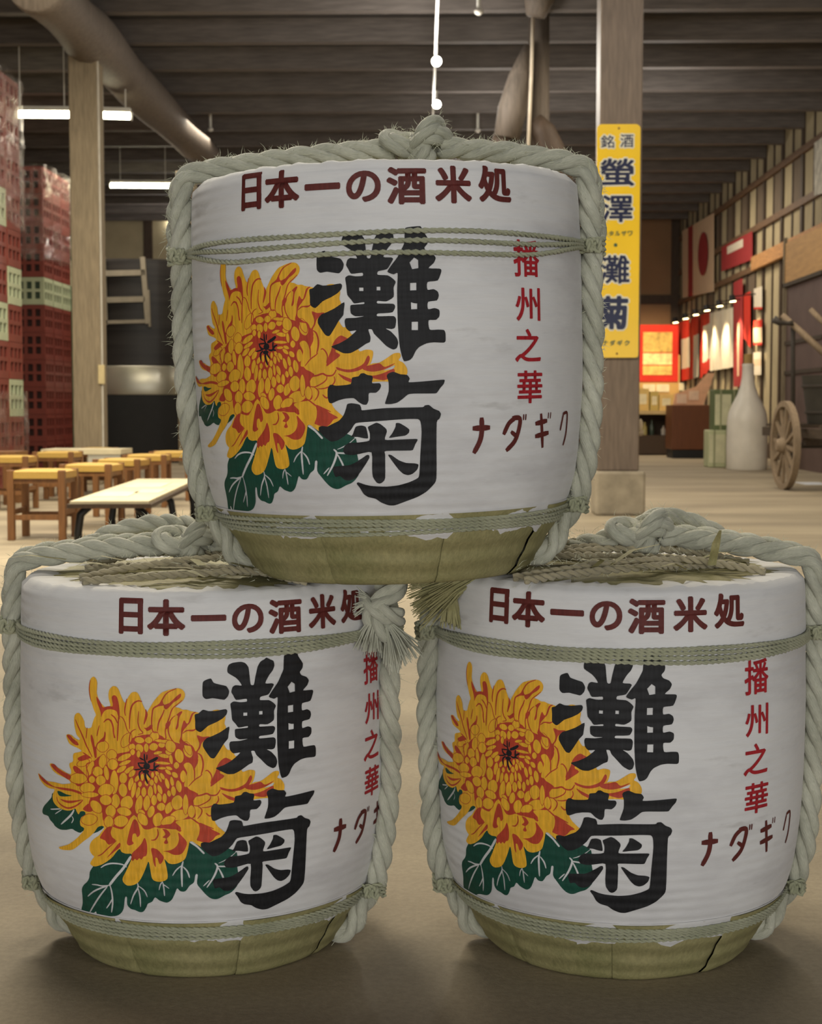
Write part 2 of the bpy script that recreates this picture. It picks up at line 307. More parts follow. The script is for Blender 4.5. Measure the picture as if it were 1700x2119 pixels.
["R",1,[-1331,3080,-1331,3046,-1339,3030,-1355,3036,-1376,3061,-1389,3098,-1390,3133,-1382,3149,-1366,3143,-1345,3117]],
["C",1,[-1340,3080,-1337,3051,-1341,3037,-1353,3043,-1369,3067,-1381,3099,-1384,3128,-1379,3142,-1368,3136,-1351,3112]],
["R",1,[-1323,2923,-1325,2881,-1338,2860,-1361,2866,-1388,2896,-1403,2939,-1401,2981,-1388,3002,-1366,2996,-1339,2967]],
["C",1,[-1331,2922,-1332,2886,-1341,2868,-1359,2874,-1381,2901,-1395,2940,-1395,2977,-1385,2995,-1368,2989,-1345,2962]],
["R",1,[-1331,2814,-1342,2776,-1359,2758,-1382,2765,-1405,2794,-1413,2836,-1403,2874,-1385,2892,-1363,2884,-1340,2855]],
["C",1,[-1340,2814,-1347,2781,-1361,2766,-1379,2773,-1398,2799,-1405,2835,-1398,2868,-1384,2884,-1366,2877,-1347,2851]],
["R",1,[-1266,2791,-1282,2753,-1301,2737,-1320,2750,-1335,2788,-1334,2835,-1318,2874,-1299,2890,-1280,2876,-1265,2839]],
["C",1,[-1274,2794,-1286,2759,-1301,2745,-1315,2757,-1327,2791,-1326,2833,-1314,2868,-1299,2882,-1285,2870,-1273,2836]],
["R",1,[-1291,3118,-1289,3084,-1298,3065,-1318,3066,-1345,3084,-1363,3115,-1366,3148,-1357,3167,-1337,3167,-1310,3149]],
["C",1,[-1299,3116,-1295,3088,-1302,3072,-1317,3074,-1339,3090,-1355,3117,-1359,3145,-1353,3161,-1337,3159,-1315,3143]],
["R",1,[-1225,3005,-1230,2960,-1243,2939,-1264,2949,-1288,2984,-1301,3034,-1297,3078,-1284,3099,-1263,3089,-1238,3054]],
["C",1,[-1233,3005,-1235,2965,-1245,2947,-1261,2956,-1281,2989,-1293,3034,-1291,3073,-1282,3092,-1265,3082,-1245,3050]],
["R",1,[-1164,3030,-1171,2990,-1186,2972,-1204,2983,-1224,3017,-1232,3063,-1224,3103,-1210,3121,-1191,3110,-1171,3076]],
["C",1,[-1172,3031,-1176,2996,-1187,2980,-1201,2990,-1217,3021,-1224,3062,-1219,3097,-1209,3113,-1194,3103,-1179,3072]],
["R",1,[-1210,3135,-1237,3136,-1268,3152,-1290,3180,-1296,3206,-1286,3219,-1260,3218,-1228,3202,-1206,3174,-1200,3147]],
["C",1,[-1214,3141,-1236,3144,-1263,3158,-1282,3182,-1289,3203,-1282,3212,-1260,3210,-1233,3196,-1214,3172,-1207,3150]],
["R",1,[-1127,3094,-1156,3093,-1186,3109,-1202,3139,-1202,3169,-1189,3183,-1160,3184,-1130,3168,-1113,3138,-1114,3108]],
["C",1,[-1131,3100,-1155,3101,-1180,3115,-1195,3141,-1196,3165,-1185,3177,-1161,3176,-1136,3162,-1121,3136,-1120,3112]],
["R",1,[-1205,2872,-1216,2844,-1232,2830,-1251,2836,-1269,2858,-1274,2889,-1264,2918,-1248,2931,-1229,2925,-1210,2903]],
["C",1,[-1213,2873,-1221,2849,-1233,2838,-1247,2843,-1262,2862,-1266,2889,-1259,2912,-1247,2924,-1232,2918,-1217,2899]],
["R",1,[-1141,2896,-1155,2856,-1175,2839,-1197,2851,-1217,2886,-1220,2933,-1206,2973,-1186,2991,-1164,2979,-1144,2943]],
["C",1,[-1149,2898,-1160,2862,-1176,2847,-1193,2857,-1209,2890,-1213,2932,-1201,2968,-1185,2983,-1168,2972,-1152,2940]],
["R",1,[-1062,2962,-1074,2914,-1094,2891,-1119,2904,-1145,2945,-1154,3000,-1143,3049,-1123,3071,-1098,3058,-1071,3018]],
["C",1,[-1070,2963,-1079,2919,-1095,2899,-1116,2911,-1138,2949,-1146,2999,-1138,3043,-1122,3063,-1101,3051,-1078,3014]],
["R",1,[-1189,3206,-1212,3197,-1244,3201,-1271,3218,-1284,3239,-1280,3253,-1256,3261,-1225,3258,-1198,3241,-1185,3220]],
["C",1,[-1195,3210,-1215,3205,-1241,3209,-1265,3222,-1277,3239,-1273,3249,-1254,3254,-1227,3250,-1204,3237,-1192,3220]],
["R",1,[-1269,3223,-1290,3210,-1325,3202,-1361,3207,-1383,3220,-1383,3232,-1361,3246,-1326,3253,-1291,3248,-1269,3235]],
["C",1,[-1276,3225,-1295,3216,-1325,3211,-1356,3214,-1375,3222,-1375,3231,-1357,3240,-1326,3245,-1296,3242,-1277,3233]],
["R",1,[-1216,3286,-1255,3275,-1319,3273,-1383,3283,-1422,3300,-1422,3313,-1381,3324,-1317,3327,-1254,3316,-1215,3299]],
["C",1,[-1223,3289,-1260,3282,-1319,3281,-1378,3289,-1414,3301,-1414,3310,-1377,3318,-1318,3319,-1259,3310,-1223,3298]],
["R",1,[-1215,3377,-1249,3364,-1303,3364,-1354,3380,-1383,3403,-1381,3420,-1346,3433,-1292,3433,-1242,3417,-1212,3394]],
["C",1,[-1222,3380,-1253,3371,-1301,3372,-1348,3386,-1375,3404,-1374,3417,-1342,3426,-1294,3425,-1247,3411,-1220,3393]],
["R",1,[-1318,3448,-1338,3428,-1375,3412,-1416,3409,-1444,3417,-1447,3430,-1426,3451,-1389,3467,-1348,3470,-1321,3461]],
["C",1,[-1325,3448,-1344,3433,-1377,3420,-1413,3416,-1437,3421,-1439,3430,-1420,3446,-1387,3459,-1351,3462,-1328,3457]],
["R",1,[-1175,3337,-1183,3297,-1197,3280,-1215,3291,-1233,3326,-1239,3372,-1231,3411,-1217,3429,-1199,3417,-1181,3383]],
["C",1,[-1183,3338,-1188,3302,-1198,3287,-1211,3298,-1226,3329,-1231,3371,-1226,3406,-1216,3421,-1202,3410,-1188,3379]],
["R",1,[-1096,3254,-1115,3227,-1137,3216,-1159,3226,-1178,3252,-1178,3285,-1159,3313,-1137,3323,-1115,3314,-1096,3287]],
["C",1,[-1104,3256,-1119,3233,-1137,3224,-1155,3232,-1170,3255,-1170,3283,-1155,3306,-1137,3316,-1119,3307,-1104,3285]],
["R",1,[-1194,3425,-1220,3410,-1253,3410,-1279,3430,-1289,3458,-1282,3478,-1256,3494,-1223,3494,-1198,3474,-1187,3445]],
["C",1,[-1200,3430,-1222,3417,-1250,3418,-1273,3434,-1282,3457,-1276,3474,-1254,3486,-1226,3486,-1204,3469,-1195,3446]],
["R",1,[-1030,3381,-1049,3324,-1079,3297,-1116,3310,-1153,3356,-1164,3420,-1145,3477,-1114,3504,-1078,3491,-1041,3445]],
["C",1,[-1038,3382,-1054,3329,-1081,3305,-1113,3317,-1146,3360,-1156,3419,-1140,3472,-1113,3496,-1081,3484,-1048,3441]],
["R",1,[-1004,3092,-1024,3047,-1049,3029,-1074,3045,-1094,3090,-1094,3146,-1073,3192,-1048,3210,-1024,3193,-1004,3148]],
["C",1,[-1011,3095,-1029,3053,-1049,3037,-1069,3052,-1086,3093,-1086,3144,-1069,3185,-1048,3202,-1028,3187,-1011,3146]],
["R",1,[-1931,2709,-1965,2652,-2004,2627,-2042,2644,-2073,2694,-2071,2761,-2037,2818,-1997,2843,-1960,2827,-1929,2776]],
["C",1,[-1940,2711,-1969,2658,-2004,2635,-2037,2651,-2064,2697,-2062,2759,-2032,2812,-1997,2835,-1964,2820,-1938,2773]],
["R",1,[-1760,2666,-1821,2622,-1878,2614,-1918,2646,-1936,2710,-1909,2777,-1847,2821,-1791,2830,-1752,2797,-1734,2733]],
["C",1,[-1767,2671,-1823,2630,-1875,2622,-1911,2651,-1927,2711,-1902,2773,-1845,2814,-1794,2822,-1759,2792,-1743,2732]],
["R",1,[-1613,2666,-1652,2600,-1687,2576,-1711,2604,-1722,2675,-1704,2760,-1665,2826,-1630,2850,-1607,2822,-1596,2751]],
["C",1,[-1621,2670,-1655,2607,-1686,2584,-1706,2610,-1713,2677,-1697,2756,-1662,2819,-1632,2842,-1612,2816,-1605,2749]],
["R",1,[-1580,2572,-1609,2567,-1643,2577,-1666,2602,-1672,2630,-1661,2645,-1632,2651,-1598,2641,-1575,2615,-1570,2588]],
["C",1,[-1585,2578,-1609,2575,-1638,2584,-1658,2605,-1664,2627,-1656,2639,-1632,2643,-1604,2633,-1583,2612,-1577,2590]],
["R",1,[-1771,2564,-1822,2536,-1894,2531,-1957,2558,-1989,2600,-1979,2632,-1927,2661,-1854,2666,-1793,2639,-1762,2596]],
["C",1,[-1779,2567,-1825,2544,-1892,2540,-1950,2564,-1980,2600,-1972,2629,-1924,2654,-1857,2658,-1800,2633,-1771,2596]],
["R",1,[-1449,2583,-1484,2543,-1517,2531,-1539,2554,-1549,2603,-1533,2659,-1498,2700,-1465,2711,-1443,2689,-1433,2639]],
["C",1,[-1456,2588,-1487,2550,-1515,2539,-1533,2559,-1541,2604,-1526,2655,-1495,2692,-1467,2704,-1449,2683,-1441,2638]],
["R",1,[-1286,2679,-1310,2645,-1349,2628,-1389,2642,-1413,2675,-1412,2706,-1388,2740,-1348,2757,-1310,2743,-1286,2710]],
["C",1,[-1293,2681,-1315,2652,-1349,2637,-1384,2649,-1405,2677,-1405,2704,-1383,2734,-1348,2749,-1314,2737,-1293,2708]],
["R",1,[-1205,2636,-1246,2599,-1281,2592,-1301,2619,-1305,2672,-1282,2728,-1242,2764,-1207,2771,-1188,2744,-1183,2691]],
["C",1,[-1212,2641,-1248,2607,-1278,2600,-1294,2624,-1297,2672,-1276,2723,-1240,2756,-1210,2764,-1194,2739,-1191,2691]],
["R",1,[-1057,2709,-1104,2661,-1152,2647,-1191,2674,-1218,2734,-1206,2802,-1160,2851,-1112,2865,-1072,2837,-1046,2777]],
["C",1,[-1065,2713,-1107,2668,-1150,2655,-1186,2680,-1210,2736,-1199,2798,-1157,2844,-1113,2857,-1078,2832,-1054,2776]],
["R",1,[-967,2593,-1008,2542,-1085,2504,-1171,2504,-1231,2534,-1239,2571,-1197,2624,-1119,2662,-1034,2662,-975,2631]],
["C",1,[-974,2594,-1014,2547,-1087,2513,-1168,2512,-1224,2537,-1231,2571,-1191,2619,-1118,2654,-1037,2654,-982,2628]],
["R",1,[-980,2685,-1000,2610,-1024,2581,-1047,2608,-1065,2682,-1064,2773,-1044,2848,-1020,2878,-998,2850,-979,2777]],
["C",1,[-988,2688,-1005,2617,-1024,2589,-1043,2615,-1057,2684,-1056,2771,-1040,2842,-1020,2870,-1002,2844,-987,2774]],
["R",1,[-1333,2469,-1376,2421,-1420,2405,-1456,2430,-1479,2487,-1467,2553,-1423,2602,-1379,2618,-1344,2593,-1321,2535]],
["C",1,[-1340,2473,-1379,2428,-1419,2413,-1451,2436,-1471,2489,-1460,2550,-1420,2595,-1381,2610,-1349,2587,-1329,2534]],
["R",1,[-1159,2534,-1181,2486,-1233,2443,-1299,2428,-1350,2440,-1363,2468,-1341,2517,-1289,2560,-1223,2576,-1173,2563]],
["C",1,[-1167,2533,-1188,2490,-1236,2451,-1297,2436,-1344,2446,-1356,2470,-1334,2513,-1285,2553,-1225,2568,-1179,2557]],
["R",1,[-1814,2468,-1849,2413,-1915,2374,-1990,2377,-2042,2410,-2050,2451,-2013,2507,-1946,2547,-1872,2544,-1822,2509]],
["C",1,[-1823,2468,-1855,2418,-1917,2382,-1985,2384,-2034,2414,-2041,2452,-2007,2503,-1944,2538,-1876,2536,-1830,2505]],
["R",1,[-2000,2554,-2032,2505,-2070,2482,-2107,2496,-2138,2538,-2136,2596,-2102,2646,-2064,2668,-2028,2655,-1998,2611]],
["C",1,[-2009,2556,-2037,2511,-2070,2490,-2102,2503,-2128,2542,-2127,2594,-2098,2640,-2064,2660,-2033,2648,-2007,2608]],
["R",1,[-2031,2411,-2052,2374,-2076,2358,-2099,2368,-2118,2400,-2116,2443,-2095,2480,-2071,2496,-2048,2486,-2030,2454]],
["C",1,[-2040,2412,-2057,2380,-2076,2366,-2094,2375,-2109,2404,-2107,2442,-2091,2474,-2071,2488,-2053,2479,-2039,2450]],
["R",1,[-1535,2521,-1533,2459,-1553,2421,-1595,2417,-1650,2443,-1685,2497,-1687,2559,-1667,2597,-1625,2601,-1570,2575]],
["C",1,[-1544,2518,-1540,2462,-1558,2428,-1595,2425,-1644,2450,-1677,2500,-1680,2556,-1662,2590,-1625,2593,-1576,2568]],
["R",1,[-894,2600,-918,2552,-947,2533,-975,2551,-999,2599,-999,2658,-975,2706,-946,2725,-917,2707,-894,2659]],
["C",1,[-902,2603,-922,2559,-947,2541,-971,2558,-991,2601,-991,2655,-970,2699,-946,2717,-921,2700,-901,2657]],
["R",1,[-912,3459,-922,3401,-948,3370,-985,3376,-1029,3413,-1050,3472,-1040,3530,-1014,3561,-977,3555,-933,3517]],
["C",1,[-920,3458,-928,3405,-950,3378,-984,3384,-1022,3418,-1042,3473,-1034,3526,-1012,3553,-978,3548,-940,3513]],
["C",1,[-1041,3276,-976,3309,-920,3243,-902,3079,-954,2994,-1037,2981,-1010,3113,-997,3178]],
["C",1,[-1156,2490,-1013,2523,-922,2489,-872,2382,-925,2303,-1055,2304,-1067,2384,-1118,2437]],
["R",1,[-1360,3649,-1385,3611,-1425,3592,-1466,3607,-1491,3643,-1491,3678,-1466,3716,-1425,3735,-1385,3720,-1360,3683]],
["C",1,[-1368,3650,-1389,3617,-1425,3600,-1461,3614,-1483,3646,-1483,3676,-1461,3710,-1425,3727,-1390,3713,-1368,3681]],
["R",1,[-1563,3583,-1595,3560,-1643,3553,-1686,3570,-1710,3600,-1706,3624,-1673,3647,-1625,3654,-1582,3637,-1559,3607]],
["C",1,[-1570,3586,-1599,3567,-1641,3561,-1680,3576,-1702,3601,-1698,3621,-1669,3640,-1626,3646,-1588,3631,-1567,3606]],
["R",1,[-1449,3599,-1471,3571,-1505,3557,-1541,3567,-1562,3593,-1562,3619,-1541,3647,-1506,3661,-1471,3650,-1449,3624]],
["C",1,[-1457,3600,-1475,3577,-1505,3565,-1536,3574,-1555,3596,-1555,3617,-1536,3641,-1506,3653,-1475,3644,-1457,3621]],
["R",1,[-1503,3484,-1520,3449,-1541,3435,-1562,3446,-1579,3479,-1579,3521,-1561,3556,-1540,3571,-1520,3559,-1502,3526]],
["C",1,[-1511,3486,-1524,3455,-1541,3443,-1557,3453,-1571,3482,-1571,3519,-1557,3550,-1540,3563,-1524,3553,-1510,3523]],
["R",1,[-1375,3530,-1387,3492,-1419,3464,-1462,3462,-1496,3481,-1507,3508,-1494,3546,-1461,3575,-1419,3577,-1385,3557]],
["C",1,[-1382,3529,-1393,3496,-1422,3471,-1460,3470,-1490,3486,-1499,3509,-1487,3542,-1458,3567,-1421,3569,-1391,3552]],
["R",1,[-1577,3506,-1579,3463,-1597,3435,-1630,3429,-1671,3443,-1695,3479,-1693,3522,-1674,3550,-1641,3556,-1600,3541]],
["C",1,[-1585,3503,-1586,3466,-1601,3441,-1630,3436,-1665,3450,-1687,3481,-1685,3519,-1670,3543,-1641,3548,-1606,3535]],
["R",1,[-1686,3497,-1706,3468,-1738,3453,-1771,3463,-1791,3490,-1792,3516,-1771,3546,-1738,3561,-1706,3550,-1686,3523]],
["C",1,[-1694,3499,-1711,3474,-1738,3461,-1766,3470,-1783,3493,-1783,3515,-1766,3540,-1738,3552,-1711,3543,-1694,3521]],
["R",1,[-1277,3539,-1296,3514,-1328,3502,-1360,3512,-1379,3536,-1379,3558,-1360,3582,-1328,3594,-1297,3584,-1277,3561]],
["C",1,[-1284,3541,-1301,3521,-1328,3511,-1355,3519,-1372,3538,-1372,3556,-1355,3576,-1328,3586,-1301,3578,-1285,3559]],
["R",1,[-1192,3585,-1237,3572,-1309,3569,-1381,3581,-1426,3600,-1425,3616,-1379,3630,-1306,3633,-1235,3620,-1191,3600]],
["C",1,[-1199,3588,-1241,3579,-1309,3577,-1376,3587,-1418,3602,-1418,3613,-1375,3623,-1307,3624,-1240,3614,-1199,3599]],
["R",1,[-1136,3529,-1150,3474,-1180,3443,-1222,3445,-1268,3477,-1287,3531,-1273,3587,-1243,3618,-1201,3616,-1155,3584]],
["C",1,[-1144,3529,-1156,3478,-1183,3450,-1220,3453,-1261,3482,-1279,3532,-1267,3582,-1240,3611,-1203,3608,-1162,3579]],
["R",1,[-925,3494,-926,3436,-943,3407,-974,3415,-1013,3455,-1036,3515,-1035,3573,-1018,3602,-988,3594,-948,3554]],
["C",1,[-933,3493,-932,3441,-946,3414,-972,3423,-1007,3461,-1028,3516,-1029,3569,-1016,3595,-989,3587,-955,3549]],
["R",1,[-1693,3422,-1711,3397,-1733,3386,-1754,3393,-1772,3417,-1772,3447,-1754,3473,-1732,3484,-1711,3477,-1693,3453]],
["C",1,[-1702,3424,-1716,3403,-1733,3393,-1750,3400,-1764,3420,-1764,3446,-1749,3467,-1732,3477,-1716,3470,-1702,3450]],
["R",1,[-1781,3534,-1840,3494,-1885,3488,-1906,3523,-1901,3588,-1861,3654,-1802,3694,-1757,3699,-1737,3664,-1742,3599]],
["C",1,[-1787,3540,-1840,3502,-1881,3496,-1898,3527,-1892,3587,-1855,3648,-1802,3686,-1762,3692,-1745,3660,-1750,3600]],
["R",1,[-1618,3398,-1633,3368,-1651,3356,-1668,3366,-1683,3393,-1683,3428,-1668,3458,-1650,3470,-1632,3460,-1618,3433]],
["C",1,[-1626,3400,-1637,3374,-1651,3364,-1664,3372,-1675,3396,-1675,3426,-1663,3452,-1650,3462,-1637,3454,-1626,3430]],
["R",1,[-2088,3464,-2131,3416,-2184,3394,-2237,3405,-2282,3444,-2282,3499,-2237,3547,-2183,3569,-2131,3558,-2088,3518]],
["C",1,[-2097,3466,-2136,3422,-2184,3402,-2232,3412,-2273,3448,-2273,3497,-2232,3541,-2183,3561,-2136,3551,-2097,3515]],
["R",1,[-2130,3236,-2168,3183,-2207,3163,-2238,3183,-2259,3237,-2247,3303,-2208,3357,-2169,3377,-2138,3356,-2118,3302]],
["C",1,[-2138,3239,-2172,3190,-2205,3171,-2232,3189,-2249,3239,-2238,3301,-2204,3350,-2170,3369,-2144,3350,-2128,3300]],
["R",1,[-1962,3357,-1998,3315,-2042,3295,-2086,3306,-2124,3342,-2124,3392,-2086,3435,-2041,3455,-1998,3443,-1962,3407]],
["C",1,[-1970,3359,-2003,3320,-2042,3303,-2081,3313,-2115,3346,-2115,3390,-2081,3429,-2041,3447,-2003,3437,-1970,3404]],
["R",1,[-1945,3231,-1977,3185,-2030,3159,-2083,3174,-2116,3215,-2116,3256,-2082,3303,-2029,3329,-1977,3313,-1945,3272]],
["C",1,[-1953,3233,-1982,3191,-2030,3168,-2077,3181,-2107,3218,-2107,3255,-2077,3297,-2029,3320,-1982,3306,-1953,3269]],
["R",1,[-2181,3105,-2221,3060,-2270,3039,-2319,3049,-2361,3084,-2361,3134,-2319,3179,-2269,3200,-2220,3190,-2181,3154]],
["C",1,[-2190,3106,-2226,3066,-2270,3047,-2314,3056,-2351,3088,-2351,3132,-2314,3173,-2269,3192,-2226,3183,-2190,3151]],
["R",1,[-2141,2991,-2174,2946,-2227,2920,-2280,2933,-2312,2972,-2311,3011,-2278,3056,-2224,3082,-2172,3068,-2140,3030]],
["C",1,[-2149,2992,-2179,2952,-2227,2929,-2274,2941,-2303,2975,-2302,3010,-2272,3051,-2224,3073,-2178,3061,-2149,3027]],
["R",1,[-2080,3094,-2092,3036,-2114,3009,-2141,3023,-2169,3072,-2179,3139,-2167,3197,-2146,3224,-2119,3210,-2090,3161]],
["C",1,[-2090,3095,-2098,3041,-2115,3017,-2137,3031,-2161,3077,-2170,3138,-2161,3192,-2144,3216,-2122,3202,-2099,3156]],
["R",1,[-2310,2989,-2338,2956,-2372,2941,-2404,2948,-2430,2974,-2429,3010,-2401,3042,-2368,3057,-2336,3050,-2310,3024]],
["C",1,[-2320,2990,-2343,2962,-2371,2949,-2398,2955,-2420,2977,-2419,3008,-2396,3036,-2368,3049,-2342,3043,-2319,3021]],
["R",1,[-2320,2866,-2371,2818,-2454,2787,-2538,2795,-2591,2830,-2590,2870,-2534,2919,-2449,2950,-2367,2941,-2319,2905]],
["C",1,[-2329,2867,-2376,2823,-2454,2796,-2532,2803,-2580,2834,-2579,2869,-2528,2914,-2449,2942,-2373,2934,-2328,2902]],
["R",1,[-2014,2896,-2048,2834,-2119,2786,-2204,2781,-2268,2810,-2282,2853,-2245,2916,-2171,2965,-2087,2970,-2027,2939]],
["C",1,[-2023,2895,-2055,2838,-2121,2794,-2201,2789,-2260,2815,-2272,2854,-2238,2912,-2169,2957,-2091,2962,-2034,2934]],
["R",1,[-2266,2786,-2322,2756,-2415,2733,-2510,2732,-2571,2748,-2571,2770,-2510,2801,-2414,2825,-2322,2825,-2266,2808]],
["C",1,[-2275,2787,-2327,2762,-2414,2742,-2504,2739,-2560,2751,-2561,2769,-2504,2796,-2414,2816,-2328,2818,-2276,2805]],
["R",1,[-2059,2707,-2107,2669,-2173,2654,-2230,2678,-2257,2722,-2247,2761,-2197,2800,-2131,2815,-2075,2791,-2049,2746]],
["C",1,[-2067,2710,-2110,2676,-2171,2663,-2223,2684,-2248,2724,-2239,2758,-2194,2793,-2133,2806,-2082,2784,-2058,2744]],
["R",1,[-2448,2985,-2510,2934,-2613,2900,-2719,2905,-2786,2938,-2784,2978,-2716,3031,-2610,3065,-2509,3059,-2448,3024]],
["C",1,[-2457,2986,-2516,2940,-2613,2909,-2712,2913,-2774,2942,-2773,2978,-2709,3025,-2610,3057,-2515,3052,-2457,3021]],
["R",1,[-1999,2568,-2038,2517,-2085,2494,-2131,2507,-2168,2549,-2167,2606,-2126,2657,-2079,2680,-2034,2667,-1997,2625]],
["C",1,[-2008,2569,-2043,2523,-2085,2502,-2125,2514,-2159,2552,-2157,2605,-2121,2651,-2079,2672,-2039,2660,-2006,2622]],
["R",1,[-2044,2413,-2080,2362,-2123,2339,-2164,2352,-2198,2394,-2196,2452,-2159,2503,-2116,2526,-2075,2513,-2042,2470]],
["C",1,[-2053,2414,-2085,2368,-2122,2348,-2159,2359,-2189,2398,-2187,2451,-2154,2497,-2116,2518,-2080,2506,-2051,2467]],
["R",1,[-2224,2650,-2215,2588,-2236,2544,-2288,2531,-2359,2546,-2410,2594,-2419,2657,-2396,2701,-2343,2715,-2272,2699]],
["C",1,[-2233,2646,-2224,2589,-2242,2550,-2288,2539,-2353,2554,-2400,2598,-2410,2656,-2390,2695,-2343,2707,-2278,2691]],
["R",1,[-2298,2443,-2343,2386,-2426,2342,-2520,2337,-2587,2364,-2595,2403,-2546,2462,-2459,2508,-2367,2512,-2306,2483]],
["C",1,[-2308,2443,-2350,2391,-2428,2350,-2515,2345,-2577,2369,-2585,2404,-2539,2458,-2457,2500,-2372,2504,-2315,2479]],
["R",1,[-2350,3105,-2401,3050,-2443,3032,-2464,3059,-2464,3122,-2431,3195,-2379,3249,-2338,3267,-2318,3240,-2318,3177]],
["C",1,[-2358,3109,-2404,3058,-2440,3040,-2456,3065,-2454,3123,-2423,3191,-2377,3242,-2342,3259,-2326,3234,-2328,3176]],
["R",1,[-2400,3248,-2429,3208,-2491,3169,-2567,3152,-2624,3158,-2636,3181,-2604,3223,-2540,3262,-2465,3279,-2411,3271]],
["C",1,[-2410,3247,-2438,3211,-2495,3176,-2564,3160,-2615,3164,-2625,3183,-2596,3219,-2536,3255,-2468,3271,-2420,3265]],
["R",1,[-2277,4158,-2246,4134,-2199,4072,-2168,4022,-2092,4041,-2018,4040,-2003,4001,-2077,4003,-2146,3972,-2184,3916,-2200,3882,-2207,3941,-2230,4004,-2262,4074]],
["R",1,[-2032,4176,-1995,4201,-1958,4180,-1937,4129,-1923,4052,-1916,3968,-1917,3870,-1945,3933,-1967,3984,-2048,4005,-2092,3998,-2092,4031,-2033,4032,-2018,4072,-2028,4124]],
["R",-1,[22,-1927,3947,-1939,3803,-1948,3671,-1954,3572]],
["R",-1,[20,-1808,4162,-1830,4070,-1841,3992,-1831,3927]],
["R",-1,[24,-1595,4133,-1642,4141,-1697,4116,-1739,4062,-1760,3976,-1771,3878,-1773,3747]],
["R",-1,[17,-1640,4001,-1650,3916,-1651,3832,-1625,3755,-1585,3704,-1653,3681]],
["R",-1,[17,-1679,3752,-1728,3730,-1763,3682,-1779,3570,-1745,3552,-1709,3607,-1688,3660]],
["R",1,[-1548,4031,-1522,3986,-1515,3954,-1529,3901,-1563,3822,-1573,3835,-1562,3900,-1549,3966]],
["R",1,[-1570,3776,-1530,3778,-1469,3825,-1450,3813,-1463,3767,-1524,3732,-1544,3751]],
["R",-1,[20,-1127,4320,-1224,4277,-1276,4231,-1316,4166,-1356,4101,-1435,4047,-1455,3969,-1463,3858,-1457,3761,-1431,3716,-1372,3724]],
["R",1,[-1316,4166,-1303,4114,-1284,4089,-1369,4074,-1435,4040,-1382,4094,-1342,4127]],
["R",1,[-1070,4252,-1070,4207,-1115,4162,-1167,4129,-1239,4051,-1278,4037,-1297,4089,-1225,4122,-1173,4168,-1121,4220]],
["R",-1,[17,-1051,4162,-1109,4110,-1167,4064,-1200,4006,-1227,3915,-1260,3830,-1280,3732,-1275,3634,-1347,3633,-1366,3691]],
["R",-1,[21,-1291,4030,-1317,3959,-1357,3880,-1377,3808,-1385,3730]],
["R",1,[-1272,3843,-1214,3876,-1208,3843,-1234,3791,-1273,3765]],
["R",-1,[17,-1143,3954,-1181,3922,-1221,3863,-1234,3817,-1241,3752,-1223,3674,-1185,3609,-1146,3570]],
["R",1,[-1059,4013,-1053,3993,-1085,3941,-1098,3883,-1105,3799,-1131,3760,-1141,3779,-1124,3844,-1111,3941,-1130,3961,-1097,3993]],
["R",1,[-1028,3889,-996,3844,-964,3850,-997,3799,-1035,3753,-1055,3694,-1056,3623,-999,3577,-948,3537,-1089,3570,-1075,3668,-1067,3766,-1054,3825]],
["R",-1,[20,-906,3986,-932,3934,-958,3863,-984,3831]],
["R",-1,[17,-1049,3707,-997,3746,-908,3752,-870,3771]],
["R",-1,[24,-2162,3813,-2116,3856,-2071,3859,-2034,3816,-2013,3746,-2007,3674,-1986,3610]],
["R",-1,[21,-2048,3933,-1989,3891,-1946,3816]],
["R",-1,[20,-2048,3861,-2019,3785,-2013,3700,-2000,3608]],
["R",-1,[24,-2642,3807,-2599,3725,-2548,3644,-2498,3557,-2458,3475,-2409,3400,-2354,3313]],
["R",-1,[17,-2435,3716,-2446,3629,-2456,3561]],
["R",-1,[17,-2232,3768,-2258,3673,-2275,3612]],
["R",1,[-2375,3616,-2351,3618,-2324,3548,-2310,3470,-2286,3446,-2281,3321,-2313,3317,-2343,3440,-2373,3543]],
["R",1,[-2149,3689,-2130,3658,-2151,3557,-2206,3539,-2261,3501,-2287,3433,-2294,3472,-2229,3557,-2165,3615]],
["R",1,[-2813,3566,-2750,3574,-2695,3534,-2623,3503,-2588,3460,-2642,3447,-2715,3478,-2781,3523]],
["R",-1,[15,-2362,4085,-2389,4188,-2393,4293,-2376,4380]],
["R",-1,[15,-1916,3915,-1874,3898,-1838,3835,-1811,3745,-1770,3689]],
["R",1,[-2611,3271,-2548,3305,-2470,3334,-2378,3311,-2429,3279,-2550,3235,-2603,3245]],
["R",1,[-2706,3131,-2668,3156,-2605,3138,-2544,3099,-2502,3064,-2635,3054,-2689,3087]],
["R",1,[-2670,2908,-2588,2912,-2498,2944,-2581,2879,-2644,2877]],
["R",1,[-3193,3092,-3109,3112,-3010,3067,-2905,3036,-2757,3004,-2791,2938,-2909,2968,-3034,3003,-3135,3047]],
["R",1,[-3555,2890,-3479,2877,-3368,2849,-3253,2815,-3121,2790,-2943,2806,-2742,2816,-2577,2799,-2579,2765,-2744,2782,-2946,2772,-3111,2778,-3256,2780,-3401,2802,-3499,2838]],
["R",-1,[25,-3077,2647,-3049,2584,-2964,2543,-2841,2529,-2711,2570,-2605,2633,-2540,2689]],
["R",1,[-3000,2633,-2853,2636,-2705,2659,-2539,2696,-2659,2645,-2796,2605,-2917,2606]],
["R",1,[-2548,2553,-2500,2613,-2430,2656,-2406,2619,-2376,2562,-2445,2533]],
["R",-1,[20,-2520,3361,-2444,3330,-2371,3292]],
["R",-1,[20,-2380,3237,-2447,3210,-2457,3156,-2426,3059,-2437,2978]],
["R",-1,[17,-2265,3322,-2283,3234,-2349,3161,-2376,3065]],
